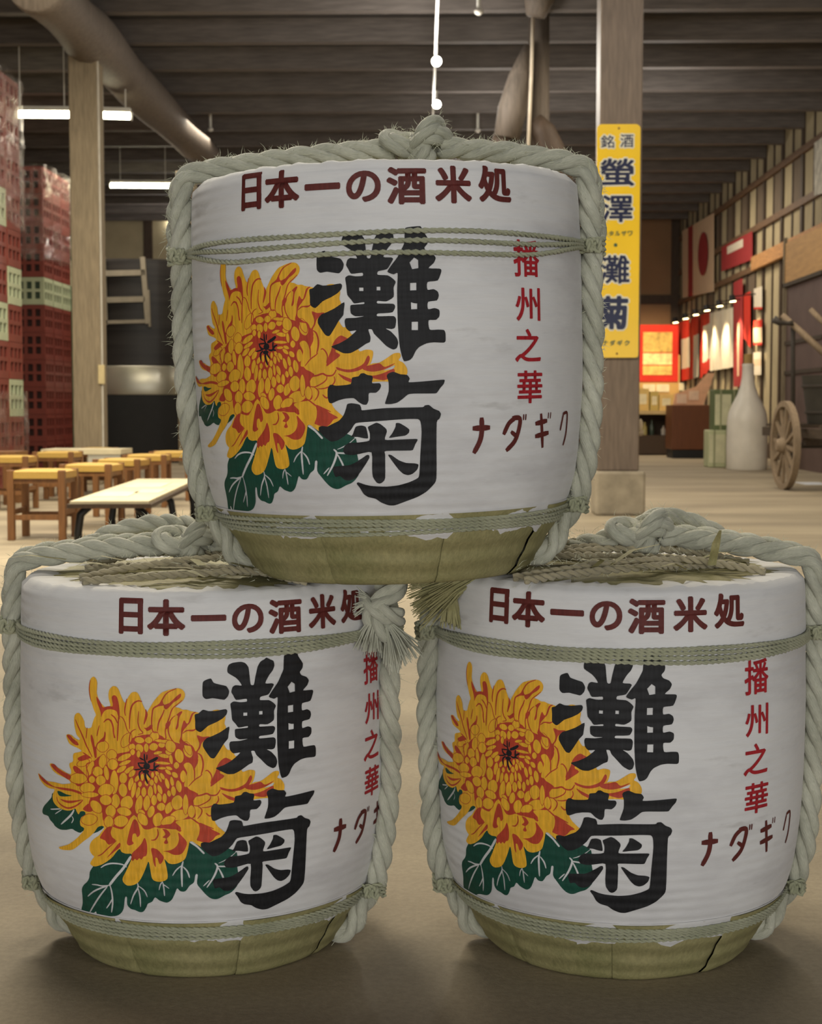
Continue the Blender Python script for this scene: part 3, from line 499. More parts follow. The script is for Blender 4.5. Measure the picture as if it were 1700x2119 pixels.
["R",-1,[17,-2502,3064,-2452,3016,-2439,2944]],
["R",1,[-2161,2340,-2069,2369,-2095,2287,-2075,2220,-2022,2176,-2126,2106,-2171,2131,-2192,2158,-2239,2173,-2273,2198]],
["R",-1,[17,-2010,2177,-2141,2064,-2256,1959,-2333,1919]],
["R",1,[-1967,2152,-1959,2093,-2042,2024,-2140,1943,-2178,1918,-2075,2031]],
["R",1,[-1742,2495,-1691,2478,-1663,2382,-1656,2294,-1698,2252,-1718,2300,-1760,2287,-1773,2197,-1753,2159,-1818,2125,-1854,2152,-1835,2242,-1799,2363]],
["R",1,[-1596,2248,-1567,2190,-1560,2092,-1576,2001,-1618,1978,-1651,1936,-1681,1954,-1715,1922,-1745,1940,-1779,1907,-1798,1935,-1782,2017,-1715,2083,-1639,2167]],
["R",1,[-1505,2103,-1426,2096,-1359,2028,-1332,1979,-1354,1918,-1395,1886,-1422,1966,-1452,1965,-1448,1844,-1476,1883,-1491,1993]],
["R",1,[-1127,2338,-1071,2280,-1014,2201,-1035,2113,-1095,2033,-1193,2022,-1279,2061,-1338,2069,-1229,2092,-1150,2152,-1120,2240]],
["R",1,[-1340,2384,-1281,2376,-1234,2318,-1254,2278,-1284,2248,-1266,2190,-1305,2174,-1324,2198,-1294,2248,-1342,2266,-1302,2307,-1321,2355]],
["R",-1,[21,-1409,2382,-1401,2304,-1442,2233,-1502,2221]],
["R",1,[-1417,2421,-1183,2456,-1088,2378,-1108,2348,-1194,2397,-1369,2393]],
["R",1,[-849,2473,-745,2431,-669,2369,-565,2305,-622,2279,-680,2213,-747,2186,-861,2218,-880,2238,-851,2307,-840,2395]],
["R",-1,[23,-810,3413,-787,3324,-788,3235,-813,3139]],
["R",-1,[18,-906,3270,-899,3181,-900,3075]],
["R",-1,[16,-980,2979,-900,3067,-829,3115,-797,3146]],
["R",-1,[18,-757,3186,-733,3197,-694,3159,-671,3094,-688,3013]],
["R",1,[-503,3358,-456,3348,-369,3274,-568,3171,-505,3111,-585,3042,-680,2972,-688,2997,-663,3085,-623,3173,-599,3253,-559,3316]],
["R",1,[-562,2959,-475,2930,-379,2924,-290,2951,-217,2995,-176,3073,-152,3096,-136,3062,-152,3006,-193,2952,-290,2902,-411,2885,-506,2907,-554,2926]],
["R",1,[-217,2954,-103,2977,-20,2994,39,2947,106,2965,174,2991,115,2948,22,2908,-103,2887,-217,2913]],
["W",1,[31,2903,166,2963,149,2919,90,2909]],
["R",1,[-266,2842,-102,2837,22,2866,149,2919,167,2884,150,2828,57,2780,-19,2780,-184,2828]],
["R",1,[-546,2876,-467,2839,-379,2801,-306,2771,-323,2731,-395,2761,-475,2799]],
["R",-1,[24,-981,2889,-934,2848,-823,2854,-744,2876,-689,2850,-610,2855,-562,2926]],
["R",-1,[16,-689,2850,-697,2801,-753,2753,-865,2707,-952,2733]],
["R",-1,[18,-594,2838,-587,2780,-627,2724,-722,2687,-810,2681]],
["R",-1,[18,-865,2707,-810,2657,-818,2591,-867,2526]],
["R",-1,[21,-755,2606,-707,2563,-644,2585]],
["R",-1,[21,-986,2561,-923,2519,-844,2460,-749,2424,-653,2380]],
["R",1,[-864,3680,-788,3659,-699,3663,-731,3631,-795,3580,-821,3509,-854,3451,-848,3372,-899,3373,-892,3438,-847,3503,-833,3575]],
["R",-1,[20,-971,3831,-945,3908,-919,3973,-874,3998]],
["R",-1,[17,-972,3746,-914,3746,-863,3777]],
["R",-1,[21,-974,3544,-936,3537,-904,3478,-905,3399]],
["R",-1,[21,-854,3438,-810,3398,-785,3305,-786,3240]],
["B",-1,[24,-1569,3423,-1563,3325,-1537,3287]],
["B",-1,[21,-1637,3361,-1577,3331]],
["B",-1,[20,-1532,3412,-1536,3333]],
["B",-1,[44,-1383,3377,-1443,3336,-1523,3300]],
["B",-1,[29,-1365,3266,-1411,3245,-1451,3198,-1511,3209]],
["B",-1,[21,-1385,3197,-1451,3205]],
["B",-1,[20,-1716,3190,-1633,3204,-1551,3234]],
["B",-1,[25,-1659,3295,-1633,3237,-1578,3220]],
["B",-1,[21,-1659,3288,-1537,3293]],
["B",-1,[25,-1635,3066,-1641,3151,-1592,3199]],
["B",-1,[29,-1528,3005,-1560,3102,-1552,3181]],
["B",-1,[25,-1486,3086,-1526,3143,-1539,3182]],
["B",-1,[24,-1430,3310,-1438,3225]],
["B",1,[-1493,3236,-1510,3212,-1538,3202,-1565,3209,-1583,3231,-1582,3259,-1565,3283,-1538,3293,-1510,3286,-1493,3264]],
["B",1,[-1507,3169,-1524,3155,-1552,3149,-1580,3152,-1597,3164,-1597,3181,-1580,3195,-1552,3201,-1525,3197,-1507,3185]],
["1",0.5,[-674,4451,-636,4391,-544,4361,-472,4339,-435,4272,-449,4207,-496,4157,-561,4166,-653,4182,-741,4173,-784,4221,-781,4391,-749,4428]],
["1",0.5,[-889,3963,-840,3980,-780,4028,-710,4008,-604,4010,-485,4026,-462,3999,-474,3953,-521,3903,-608,3853,-716,3805,-813,3723,-881,3765,-884,3870]],
["1",0.5,[-439,3786,-449,3672,-457,3620,-510,3556,-565,3465,-635,3362,-688,3370,-740,3444,-785,3525,-783,3584,-734,3641,-666,3665,-559,3714]],
["1",0.5,[-454,4585,-434,4630,-381,4654,-278,4663,-215,4642,-172,4582,-161,4497,-145,4347,-101,4340,-80,4443,-59,4533,-45,4585,-6,4649,52,4680,78,4699,128,4672,178,4645,189,4580,162,4515,110,4452,57,4349,152,4340,177,4320,150,4269,98,4192,-10,4168,-17,4123,103,4113,165,4073,202,4027,175,3956,173,3838,83,3782,-24,3791,-25,3758,164,3750,189,3708,156,3643,67,3632,-28,3628,-29,3595,167,3593,198,3544,183,3447,139,3428,69,3436,131,3395,199,3315,217,3249,197,3184,152,3166,71,3213,-16,3307,-78,3374,-102,3427,-147,3428,-123,3336,-131,3270,-183,3245,-287,3176,-378,3132,-469,3134,-573,3190,-618,3224,-518,3260,-412,3317,-294,3419,-384,3414,-428,3461,-439,3540,-419,3579,-302,3582,-193,3602,-302,3602,-359,3643,-363,3734,-337,3749,-196,3756,-195,3779,-311,3766,-348,3812,-398,3879,-408,3997,-419,4095,-373,4126,-290,4111,-201,4115,-206,4154,-341,4145,-378,4205,-405,4258,-388,4322,-349,4347,-266,4338,-297,4397,-347,4451,-449,4520]],
["1",0.5,[331,4695,369,4720,523,4732,548,4680,616,4576,608,4510,568,4459,593,4413,670,4380,708,4328,680,4262,614,4198,757,4190,776,4158,727,4040,597,4021,594,3923,672,3929,724,3896,736,3844,709,3785,598,3767,596,3675,681,3687,739,3660,738,3582,691,3536,600,3531,611,3413,715,3411,794,3404,813,3357,812,3265,785,3242,660,3248,569,3236,477,3192,431,3140,392,3062,353,3026,289,3012,264,3065,241,3170,230,3262,217,3524,218,3916,230,4137,179,4125,104,4159,156,4243,234,4345,287,4448,321,4526]],
["W",0,[-248,3966,-195,3964,-196,3921,-249,3923]],
["W",0,[-33,3971,14,3970,13,3924,-34,3925]],
["W",0,[437,4336,487,4303,488,4199,408,4186,378,4272]],
["W",0,[379,4011,458,4014,456,3918,377,3916]],
["W",0,[384,3767,424,3753,463,3749,461,3677,385,3675]],
["W",0,[388,3515,468,3516,466,3408,386,3410]],
["2",0.5,[-684,2681,-652,2728,-616,2730,-569,2717,-387,2734,-367,2816,-286,2832,-256,2866,-216,2871,-171,2847,-114,2834,-106,2798,-116,2740,-25,2738,-7,2703,-27,2656,-74,2616,-160,2612,-168,2518,-193,2466,-239,2467,-296,2503,-352,2551,-458,2548,-553,2526,-638,2490,-674,2504,-689,2575]],
["2",0.5,[67,2824,85,2859,148,2881,199,2862,238,2847,318,2836,351,2788,339,2742,523,2749,757,2765,795,2758,780,2709,738,2662,696,2604,661,2590,405,2594,325,2584,255,2527,185,2481,105,2465,42,2469,43,2496,86,2630,88,2747]],
["2",0.5,[-456,2418,-437,2476,-378,2487,-285,2468,-263,2426,-253,2393,-114,2405,58,2416,287,2417,507,2417,536,2438,589,2442,647,2394,718,2362,742,2320,723,2262,687,2215,683,1906,688,1487,654,1403,558,1309,435,1240,274,1184,137,1138,50,1140,-48,1179,-120,1229,-218,1255,-277,1298,-321,1378,-360,1433,-340,1453,-245,1419,-149,1400,33,1390,190,1405,335,1444,443,1495,461,1555,473,1794,492,2090,481,2221,447,2263,285,2267,55,2255,-176,2242,-339,2227,-401,2145,-488,2063,-588,2005,-674,1994,-757,2055,-826,2133,-822,2186,-772,2198,-711,2191,-624,2231,-551,2266,-489,2336]],
["2",0.5,[-406,2050,-380,2086,-341,2180,-270,2196,-213,2177,-193,2094,-189,2029,-242,2030,-323,2049]],
["2",0.5,[78,2029,120,2088,162,2170,169,2217,215,2216,295,2166,335,2130,328,2089,282,2054,165,2039]],
["2",0.5,[-184,2177,-131,2205,-78,2228,-27,2209,41,2149,51,2107,25,2007,165,2004,421,2007,436,1985,409,1938,385,1879,350,1857,33,1858,23,1805,15,1506,-26,1446,-62,1432,-98,1448,-143,1521,-150,1629,-149,1844,-297,1828,-393,1812,-489,1825,-517,1873,-495,1932,-433,1973,-303,1977,-173,1999,-164,2094,-179,2141]],
["2",0.5,[-186,1809,-181,1773,-232,1690,-308,1584,-385,1500,-461,1477,-521,1489,-579,1538,-642,1526,-668,1611,-658,1659,-583,1670,-448,1681,-374,1710,-276,1768,-215,1809]],
["2",0.5,[61,1804,102,1803,195,1735,289,1697,396,1688,449,1669,431,1604,371,1551,311,1535,251,1555,193,1610,124,1707]],
["a",0,[75,1195,2121,1403,2124]],
["a",0,[69,1300,2240,1304,2081,1280,1952,1206,1810]],
["b",0,[63,1819,2237,1719,2168,1647,2039]],
["b",0,[66,1791,2238,1904,2227,1893,2088,1829,1930,1706,1818]],
["b",0,[57,1773,2049,1863,1987]],
["b",0,[22,1972,2276,1968,2210]],
["b",0,[22,2012,2278,2008,2209]],
["c",0,[69,2220,2150,2429,2179]],
["c",0,[69,2227,1979,2477,2014]],
["c",0,[57,2312,2265,2375,1831]],
["c",0,[19,2476,2286,2471,2215]],
["c",0,[19,2528,2288,2521,2213]],
["d",0,[39,2875,2254,2836,2142,2805,2045]],
["d",0,[42,2875,2262,2994,2271,3005,2106,2983,1954,2927,1835]]]
TOP_CHARS=[["日",-192.7,504.3,-157.7,553.4],["本",-152.1,503.1,-100.2,552.6],["一",-93.0,522.7,-46.1,531.3],["の",-38.6,505.0,4.6,544.8],["酒",11.5,500.9,61.6,548.7],["米",72.2,502.4,121.3,550.8],["処",130.6,505.4,180.7,553.0]]
SIDE_CHARS=[["播",181.0,410.2,227.8,459.1],["州",182.5,352.0,227.6,396.1],["之",181.1,297.8,228.2,341.7],["華",184.9,242.6,231.7,286.5]]
# ------------------------------------------------------------------ sake barrels
def cloth_bump(m):
    # straw rows showing through the cloth plus the weave of the cloth itself
    v = m.coord('Object')
    sx = m.n('ShaderNodeSeparateXYZ'); m.l(v, sx.inputs[0])
    wob = m.noise(v, 7.0, 2)
    z = m.math('ADD', sx.outputs[2], m.math('MULTIPLY', wob, 0.006))
    w = m.math('SINE', m.math('MULTIPLY', z, 2*math.pi/0.0138))
    amp = m.noise(m.coord('Object', (1.5, 1.5, 3)), 4.0, 2)
    w = m.math('MULTIPLY', w, m.math('SUBTRACT', amp, 0.28))
    n1 = m.bump(w, 0.5, 0.0024)
    weave = m.noise(m.coord('Object', (1, 1, 1.4)), 420, 2)
    n2 = m.bump(weave, 0.25, 0.0006, n1)
    wr = m.noise(m.coord('Object', (1, 1, 2.2)), 9, 3)
    m.bump(wr, 0.25, 0.006, n2)
    return w
m = NT('white_cloth'); rows = cloth_bump(m)
st = m.ramp(m.noise(m.coord('Object', (1, 1, 3.2)), 3.1, 5, 0.62), [(0.36, (0.60, 0.59, 0.59)), (0.52, (0.72, 0.715, 0.71)), (0.7, (0.765, 0.76, 0.75))])
sm = m.ramp(m.noise(m.coord('Object', (2.2, 2.2, 9)), 2.6, 5, 0.6), [(0.64, (1, 1, 1)), (0.80, (0.66, 0.645, 0.63))])
weft = m.ramp(m.noise(m.coord('Object', (9, 9, 300)), 4, 2), [(0.3, (0.955, 0.955, 0.955)), (0.7, (1, 1, 1))])
m.col(m.mix(1.0, m.mix(1.0, st, sm, 'MULTIPLY'), weft, 'MULTIPLY')); m.set(Roughness=0.82, Specular_IOR_Level=0.25, Sheen_Weight=0.22)
CLOTH = m.mat
def ink(name, rgb, fleck=0.62, rough=0.62, hi=1.25):
    m = NT(name); cloth_bump(m); c = lin(rgb)
    v = m.noise(m.coord('Object', (60, 60, 6)), 5, 3)
    base = m.ramp(v, [(0.3, tuple(x*0.86 for x in c)), (0.7, tuple(min(1, x*hi) for x in c))])
    fl = m.ramp(m.noise(m.coord('Object', (1, 1, 0.8)), 260, 3, 0.7), [(fleck+0.06, (0, 0, 0)), (fleck+0.11, (1, 1, 1))])
    m.col(m.mix(m.math('MULTIPLY', fl, 0.75), base, (0.55, 0.54, 0.53))); m.set(Roughness=rough, Specular_IOR_Level=0.3)
    return m.mat
INK = {'Y': ink('yellow_ink', (226, 170, 46), 0.9), 'R': ink('vermilion_ink', (178, 66, 44), 0.74), 'G': ink('green_ink', (22, 70, 56), 0.72),
       'B': ink('black_ink', (26, 26, 28), 0.70, hi=1.6), 'N': ink('maroon_ink', (92, 38, 34), 0.68), 'V': ink('crimson_ink', (164, 36, 44), 0.69)}
def fibre(name, rgb, rgb2, su=26, sv=2.2, bump=0.0012):
    m = NT(name); v = m.coord('UV', (su, sv, 1))
    nz = m.noise(v, 6, 4, 0.6); big = m.noise(m.coord('Object'), 14, 3)
    c = m.ramp(nz, [(0.28, lin(rgb)), (0.72, lin(rgb2))])
    m.col(m.mix(0.55, c, m.ramp(big, [(0.3, lin(rgb)), (0.7, lin(rgb2))]))); m.set(Roughness=0.6, Specular_IOR_Level=0.35)
    m.b.inputs['Sheen Weight'].default_value = 0.25
    m.bump(nz, 0.8, bump); return m.mat
ROPE = fibre('rope_fibre', (146, 148, 130), (218, 217, 198), 7, 1.1, 0.0022)
CORD = fibre('cord_fibre', (150, 154, 122), (204, 204, 172), 12, 3)
OLDC = fibre('old_cord_fibre', (140, 132, 104), (196, 184, 150), 12, 3)
FUZZ = simple('rope_fuzz', (196, 198, 172), 0.6, 0.15)
m = NT('woven_straw')
v = m.coord('Object'); fine = m.noise(m.coord('Object', (1, 1, 0.06)), 230, 3, 0.7)
sx = m.n('ShaderNodeSeparateXYZ'); m.l(v, sx.inputs[0])
rw = m.math('SINE', m.math('ADD', m.math('MULTIPLY', sx.outputs[2], 2*math.pi/0.03), m.math('MULTIPLY', m.noise(v, 6, 2), 3)))
cc = m.ramp(fine, [(0.25, lin((112, 110, 68))), (0.75, lin((164, 156, 106)))])
m.col(m.mix(0.4, cc, m.ramp(m.noise(v, 11, 4), [(0.3, lin((112, 114, 72))), (0.7, lin((178, 166, 124)))]))); m.set(Roughness=0.7)
b1 = m.bump(rw, 0.35, 0.004); m.bump(fine, 0.6, 0.0015, b1)
STRAW = m.mat

def rope(pts, r=0.016, lay=0.125, strands=3, step=0.006, sides=9, sub=10, hand=1, taper=None, uvs=None):
    """laid rope: strands wound about a smooth path; returns (verts, faces, uvs)"""
    P = [Vector(p) for p in cr([tuple(p) for p in pts], sub)]
    Q = [P[0]]; acc = 0
    for i in range(1, len(P)):
        seg = P[i]-P[i-1]; L = seg.length; pos = step-acc
        while pos <= L: Q.append(P[i-1]+seg*(pos/L)); pos += step
        acc = (acc+L) % step if L else acc
    N = len(Q); vs = []; fs = []; uv = []
    x = None; fr = []
    for i, p in enumerate(Q):
        d = (Q[min(i+1, N-1)]-Q[max(i-1, 0)]).normalized()
        if x is None: x = d.orthogonal().normalized()
        x = (x-d*x.dot(d)).normalized(); fr.append((p, d, x, d.cross(x)))
    a, b = (0.52*r, 0.52*r) if strands == 3 else (0.48*r, 0.55*r)
    for k in range(strands):
        cs = []
        for i, (p, d, x, y) in enumerate(fr):
            t = hand*2*math.pi*i*step/lay+2*math.pi*k/strands
            s = 1.0
            if taper: s = taper(i/(N-1))
            j = 1+0.06*math.sin(i*step*55+k*2)+0.05*math.sin(i*step*131+k*4+r*900)
            cs.append((p+(x*math.cos(t)+y*math.sin(t))*a*s, b*s*j))
        base = len(vs); u = None
        for i, (c, rr) in enumerate(cs):
            d = (cs[min(i+1, N-1)][0]-cs[max(i-1, 0)][0]).normalized()
            if u is None: u = d.orthogonal().normalized()
            u = (u-d*u.dot(d)).normalized(); w = d.cross(u)
            for q in range(sides+1):
                ang = 2*math.pi*q/sides
                vs.append(c+(u*math.cos(ang)+w*math.sin(ang))*rr); uv.append((q/sides+i*step*4, i*step/0.05+k*7.3))
        S = sides+1
        for i in range(N-1):
            for q in range(sides):
                fs.append((base+i*S+q, base+i*S+q+1, base+(i+1)*S+q+1, base+(i+1)*S+q))
        fs.append(tuple(base+q for q in range(sides))[::-1]); fs.append(tuple(base+(N-1)*S+q for q in range(sides)))
    return vs, fs, uv, fr
def rope_obj(name, ropes, mat, parent, fuzz=None):
    me = bpy.data.meshes.new(name); V = []; F = []; U = []
    for vs, fs, uv, fr in ropes:
        n = len(V); V += [tuple(v) for v in vs]; U += uv; F += [tuple(i+n for i in f) for f in fs]
        if fuzz is not None: fuzz.append(fr)
    me.from_pydata(V, [], F); me.materials.append(mat)
    ul = me.uv_layers.new(name='UVMap')
    idx = [0]*len(me.loops); me.loops.foreach_get('vertex_index', idx)
    ul.data.foreach_set('uv', [c for i in idx for c in U[i]])
    me.polygons.foreach_set('use_smooth', [True]*len(me.polygons)); me.update()
    o = bpy.data.objects.new(name, me); COL.objects.link(o); o.parent = parent
    return o
def hairs(frames, rnd, density, rr, lmin, lmax, parent, w=0.00028, upbias=0.0):
    mb = MB()
    for fr in frames:
        for p, d, x, y in fr:
            for _ in range(density if density >= 1 else (1 if rnd.random() < density else 0)):
                a = rnd.uniform(0, 2*math.pi); o = (x*math.cos(a)+y*math.sin(a))
                if upbias and o.z < 0 and rnd.random() < upbias: continue
                L = rnd.uniform(lmin, lmax)*(1.8 if rnd.random() < 0.08 else 1); dirv = (o+d*rnd.uniform(-1.4, 1.4)+Vector((rnd.uniform(-.5, .5), rnd.uniform(-.5, .5), rnd.uniform(-.4, .5)))).normalized()
                q = p+o*rr; side = dirv.cross(Vector((0, 1, 0.01))).normalized()*w
                bend = Vector((rnd.uniform(-1, 1), rnd.uniform(-1, 1), rnd.uniform(-1.2, 0.6)))*L*0.35
                c = [q, q+dirv*L*0.5+bend*0.25, q+dirv*L+bend]
                mb.add([c[0]-side, c[0]+side, c[1]+side*.8, c[1]-side*.8, c[2]], [(0, 1, 2, 3), (3, 2, 4)])
    return mb.build('rope_fuzz', FUZZ, parent, kind='stuff')

PROF = [(0.0, .188), (0.012, .200), (.03, .210), (.055, .224), (.078, .238), (.105, .252), (.148, .263), (.21, .270), (.3, .274), (.38, .2745), (.465, .273), (.52, .2718), (.545, .2708), (.562, .2690), (.572, .2585)]
def rad(z):
    P = PROF
    if z <= P[0][0]: return P[0][1]
    for i in range(len(P)-1):
        if z <= P[i+1][0]:
            z0, r0 = P[i]; z1, r1 = P[i+1]; h = z1-z0; t = (z-z0)/h
            m0 = (P[i+1][1]-P[max(i-1, 0)][1])/(P[i+1][0]-P[max(i-1, 0)][0])*h
            k = min(i+2, len(P)-1); m1 = (P[k][1]-P[i][1])/(P[k][0]-P[i][0])*h
            return (2*t**3-3*t*t+1)*r0+(t**3-2*t*t+t)*m0+(-2*t**3+3*t*t)*r1+(t**3-t*t)*m1
    return P[-1][1]
# ---- the printed artwork, flattened once into coloured faces in label coordinates (mm)
def ribbon(c, w, taper):
    c = cr(c, 4); n = len(c); Lp = []; Rp = []
    for i, p in enumerate(c):
        a, b = c[max(i-1, 0)], c[min(i+1, n-1)]
        dx, dy = b[0]-a[0], b[1]-a[1]; L = math.hypot(dx, dy) or 1
        t = i/(n-1); k = (0.42+0.58*math.sin(math.pi*t)**0.6) if taper else 1.0
        if not taper and (i == 0 or i == n-1): k = 0.72
        ox, oy = -dy/L*w/2*k, dx/L*w/2*k
        e = (w*0.3 if i == n-1 else (-w*0.3 if i == 0 else 0)) if not taper else 0
        Lp.append((p[0]+ox+dx/L*e, p[1]+oy+dy/L*e)); Rp.append((p[0]-ox+dx/L*e, p[1]-oy+dy/L*e))
    return Lp+Rp[::-1]
def paint():
    verts = []; edges = []; faces = []; kinds = []
    for kind, sm, d in ART:
        if sm < 0 or (sm == 0 and len(d) % 2):
            w = d[0]/10; c = [(d[i]/10, d[i+1]/10) for i in range(1, len(d), 2)]
            poly = ribbon(c, w, sm < 0)
        else:
            c = [(d[i]/10, d[i+1]/10) for i in range(0, len(d), 2)]
            poly = c if sm == 0 else cr(c, 3 if sm == 1 else 3, True, 0.5 if sm == 1 else 0.32)
        ar = sum(poly[i][0]*poly[(i+1) % len(poly)][1]-poly[(i+1) % len(poly)][0]*poly[i][1] for i in range(len(poly)))
        if ar < 0: poly = poly[::-1]
        n = len(verts); verts += [Vector(p) for p in poly]; faces.append(list(range(n, n+len(poly)))); kinds.append(kind)
    for s in range(-280, 300, 8):
        n = len(verts); verts += [Vector((s+0.013, 60)), Vector((s+0.013, 580))]; edges.append((n, n+1))
    for z in range(70, 580, 24):
        n = len(verts); verts += [Vector((-285, z+0.017)), Vector((299, z+0.017))]; edges.append((n, n+1))
    ov, oe, of, a, b, orig = delaunay_2d_cdt(verts, edges, faces, 0, 1e-4)
    out = {}
    for f, src in zip(of, orig):
        if not src: continue
        k = kinds[max(src)]
        if k == 'W': continue
        part, mat = {'G': ('printed_leaf', 'G'), 'Y': ('printed_flower', 'Y'), 'C': ('printed_flower', 'Y'), 'R': ('printed_flower', 'R'), 'B': ('printed_flower', 'B'),
                     '1': ('first_character', 'B'), '2': ('second_character', 'B'), **{q: ('kana_character_'+q, 'N') for q in 'abcd'}}[k]
        out.setdefault(part, []).append((mat, f))
    return ov, out
def glyph(ch):
    c = bpy.data.curves.new('glyph', 'FONT'); c.body = ch; c.size = 1; c.resolution_u = 6
    o = bpy.data.objects.new('glyph', c); COL.objects.link(o)
    dg = bpy.context.evaluated_depsgraph_get(); me = bpy.data.meshes.new_from_object(o.evaluated_get(dg))
    bm = bmesh.new(); bm.from_mesh(me); bmesh.ops.remove_doubles(bm, verts=bm.verts, dist=1e-5)
    bpy.data.objects.remove(o); bpy.data.meshes.remove(me)
    return bm
def fit_glyph(ch, box, bold, extra=0.0):
    """glyph triangles fitted to a box (x0,y0,x1,y1); bold: share of the box by which the strokes grow on each side"""
    bm = glyph(ch)
    xs = [v.co.x for v in bm.verts]; ys = [v.co.y for v in bm.verts]
    x0, x1, y0, y1 = min(xs), max(xs), min(ys), max(ys)
    g = bold*max(box[2]-box[0], box[3]-box[1]); gx = min(g, (box[2]-box[0])*.3); gy = min(g, (box[3]-box[1])*.35)
    for v in bm.verts:
        v.co.x = box[0]+gx+(v.co.x-x0)/(x1-x0)*(box[2]-box[0]-2*gx); v.co.y = box[1]+gy+(v.co.y-y0)/(y1-y0)*(box[3]-box[1]-2*gy); v.co.z = 0
    if bold+extra > 0:
        gx += extra; gy += extra
        src = bm.faces[:]+bm.edges[:]+bm.verts[:]
        for k in range(8):
            a = math.pi*(k+0.5)/4
            d = bmesh.ops.duplicate(bm, geom=src)
            for v in d['geom']:
                if isinstance(v, bmesh.types.BMVert): v.co.x += gx*math.cos(a)*1.04; v.co.y += gy*math.sin(a)*1.04; v.co.z = k+1
    return bm
def lettering(chars, bold, cut=8):
    V = []; F = []
    for ch, *box in chars:
        bm = fit_glyph(ch, box, bold)
        s = math.floor(box[0]/cut)*cut
        while s < box[2]:
            bmesh.ops.bisect_plane(bm, geom=bm.verts[:]+bm.edges[:]+bm.faces[:], plane_co=(s+0.011, 0, 0), plane_no=(1, 0, 0)); s += cut
        n = len(V); bm.verts.ensure_lookup_table(); bm.verts.index_update()
        V += [(v.co.x, v.co.y, v.co.z) for v in bm.verts]; F += [tuple(n+v.index for v in f.verts) for f in bm.faces]
        bm.free()
    return V, F
PV, PFACES = paint()
LET1 = [lettering([c], 0.036) for c in TOP_CHARS]; LET2 = [lettering([c], 0.016) for c in SIDE_CHARS]
RB = 0.273
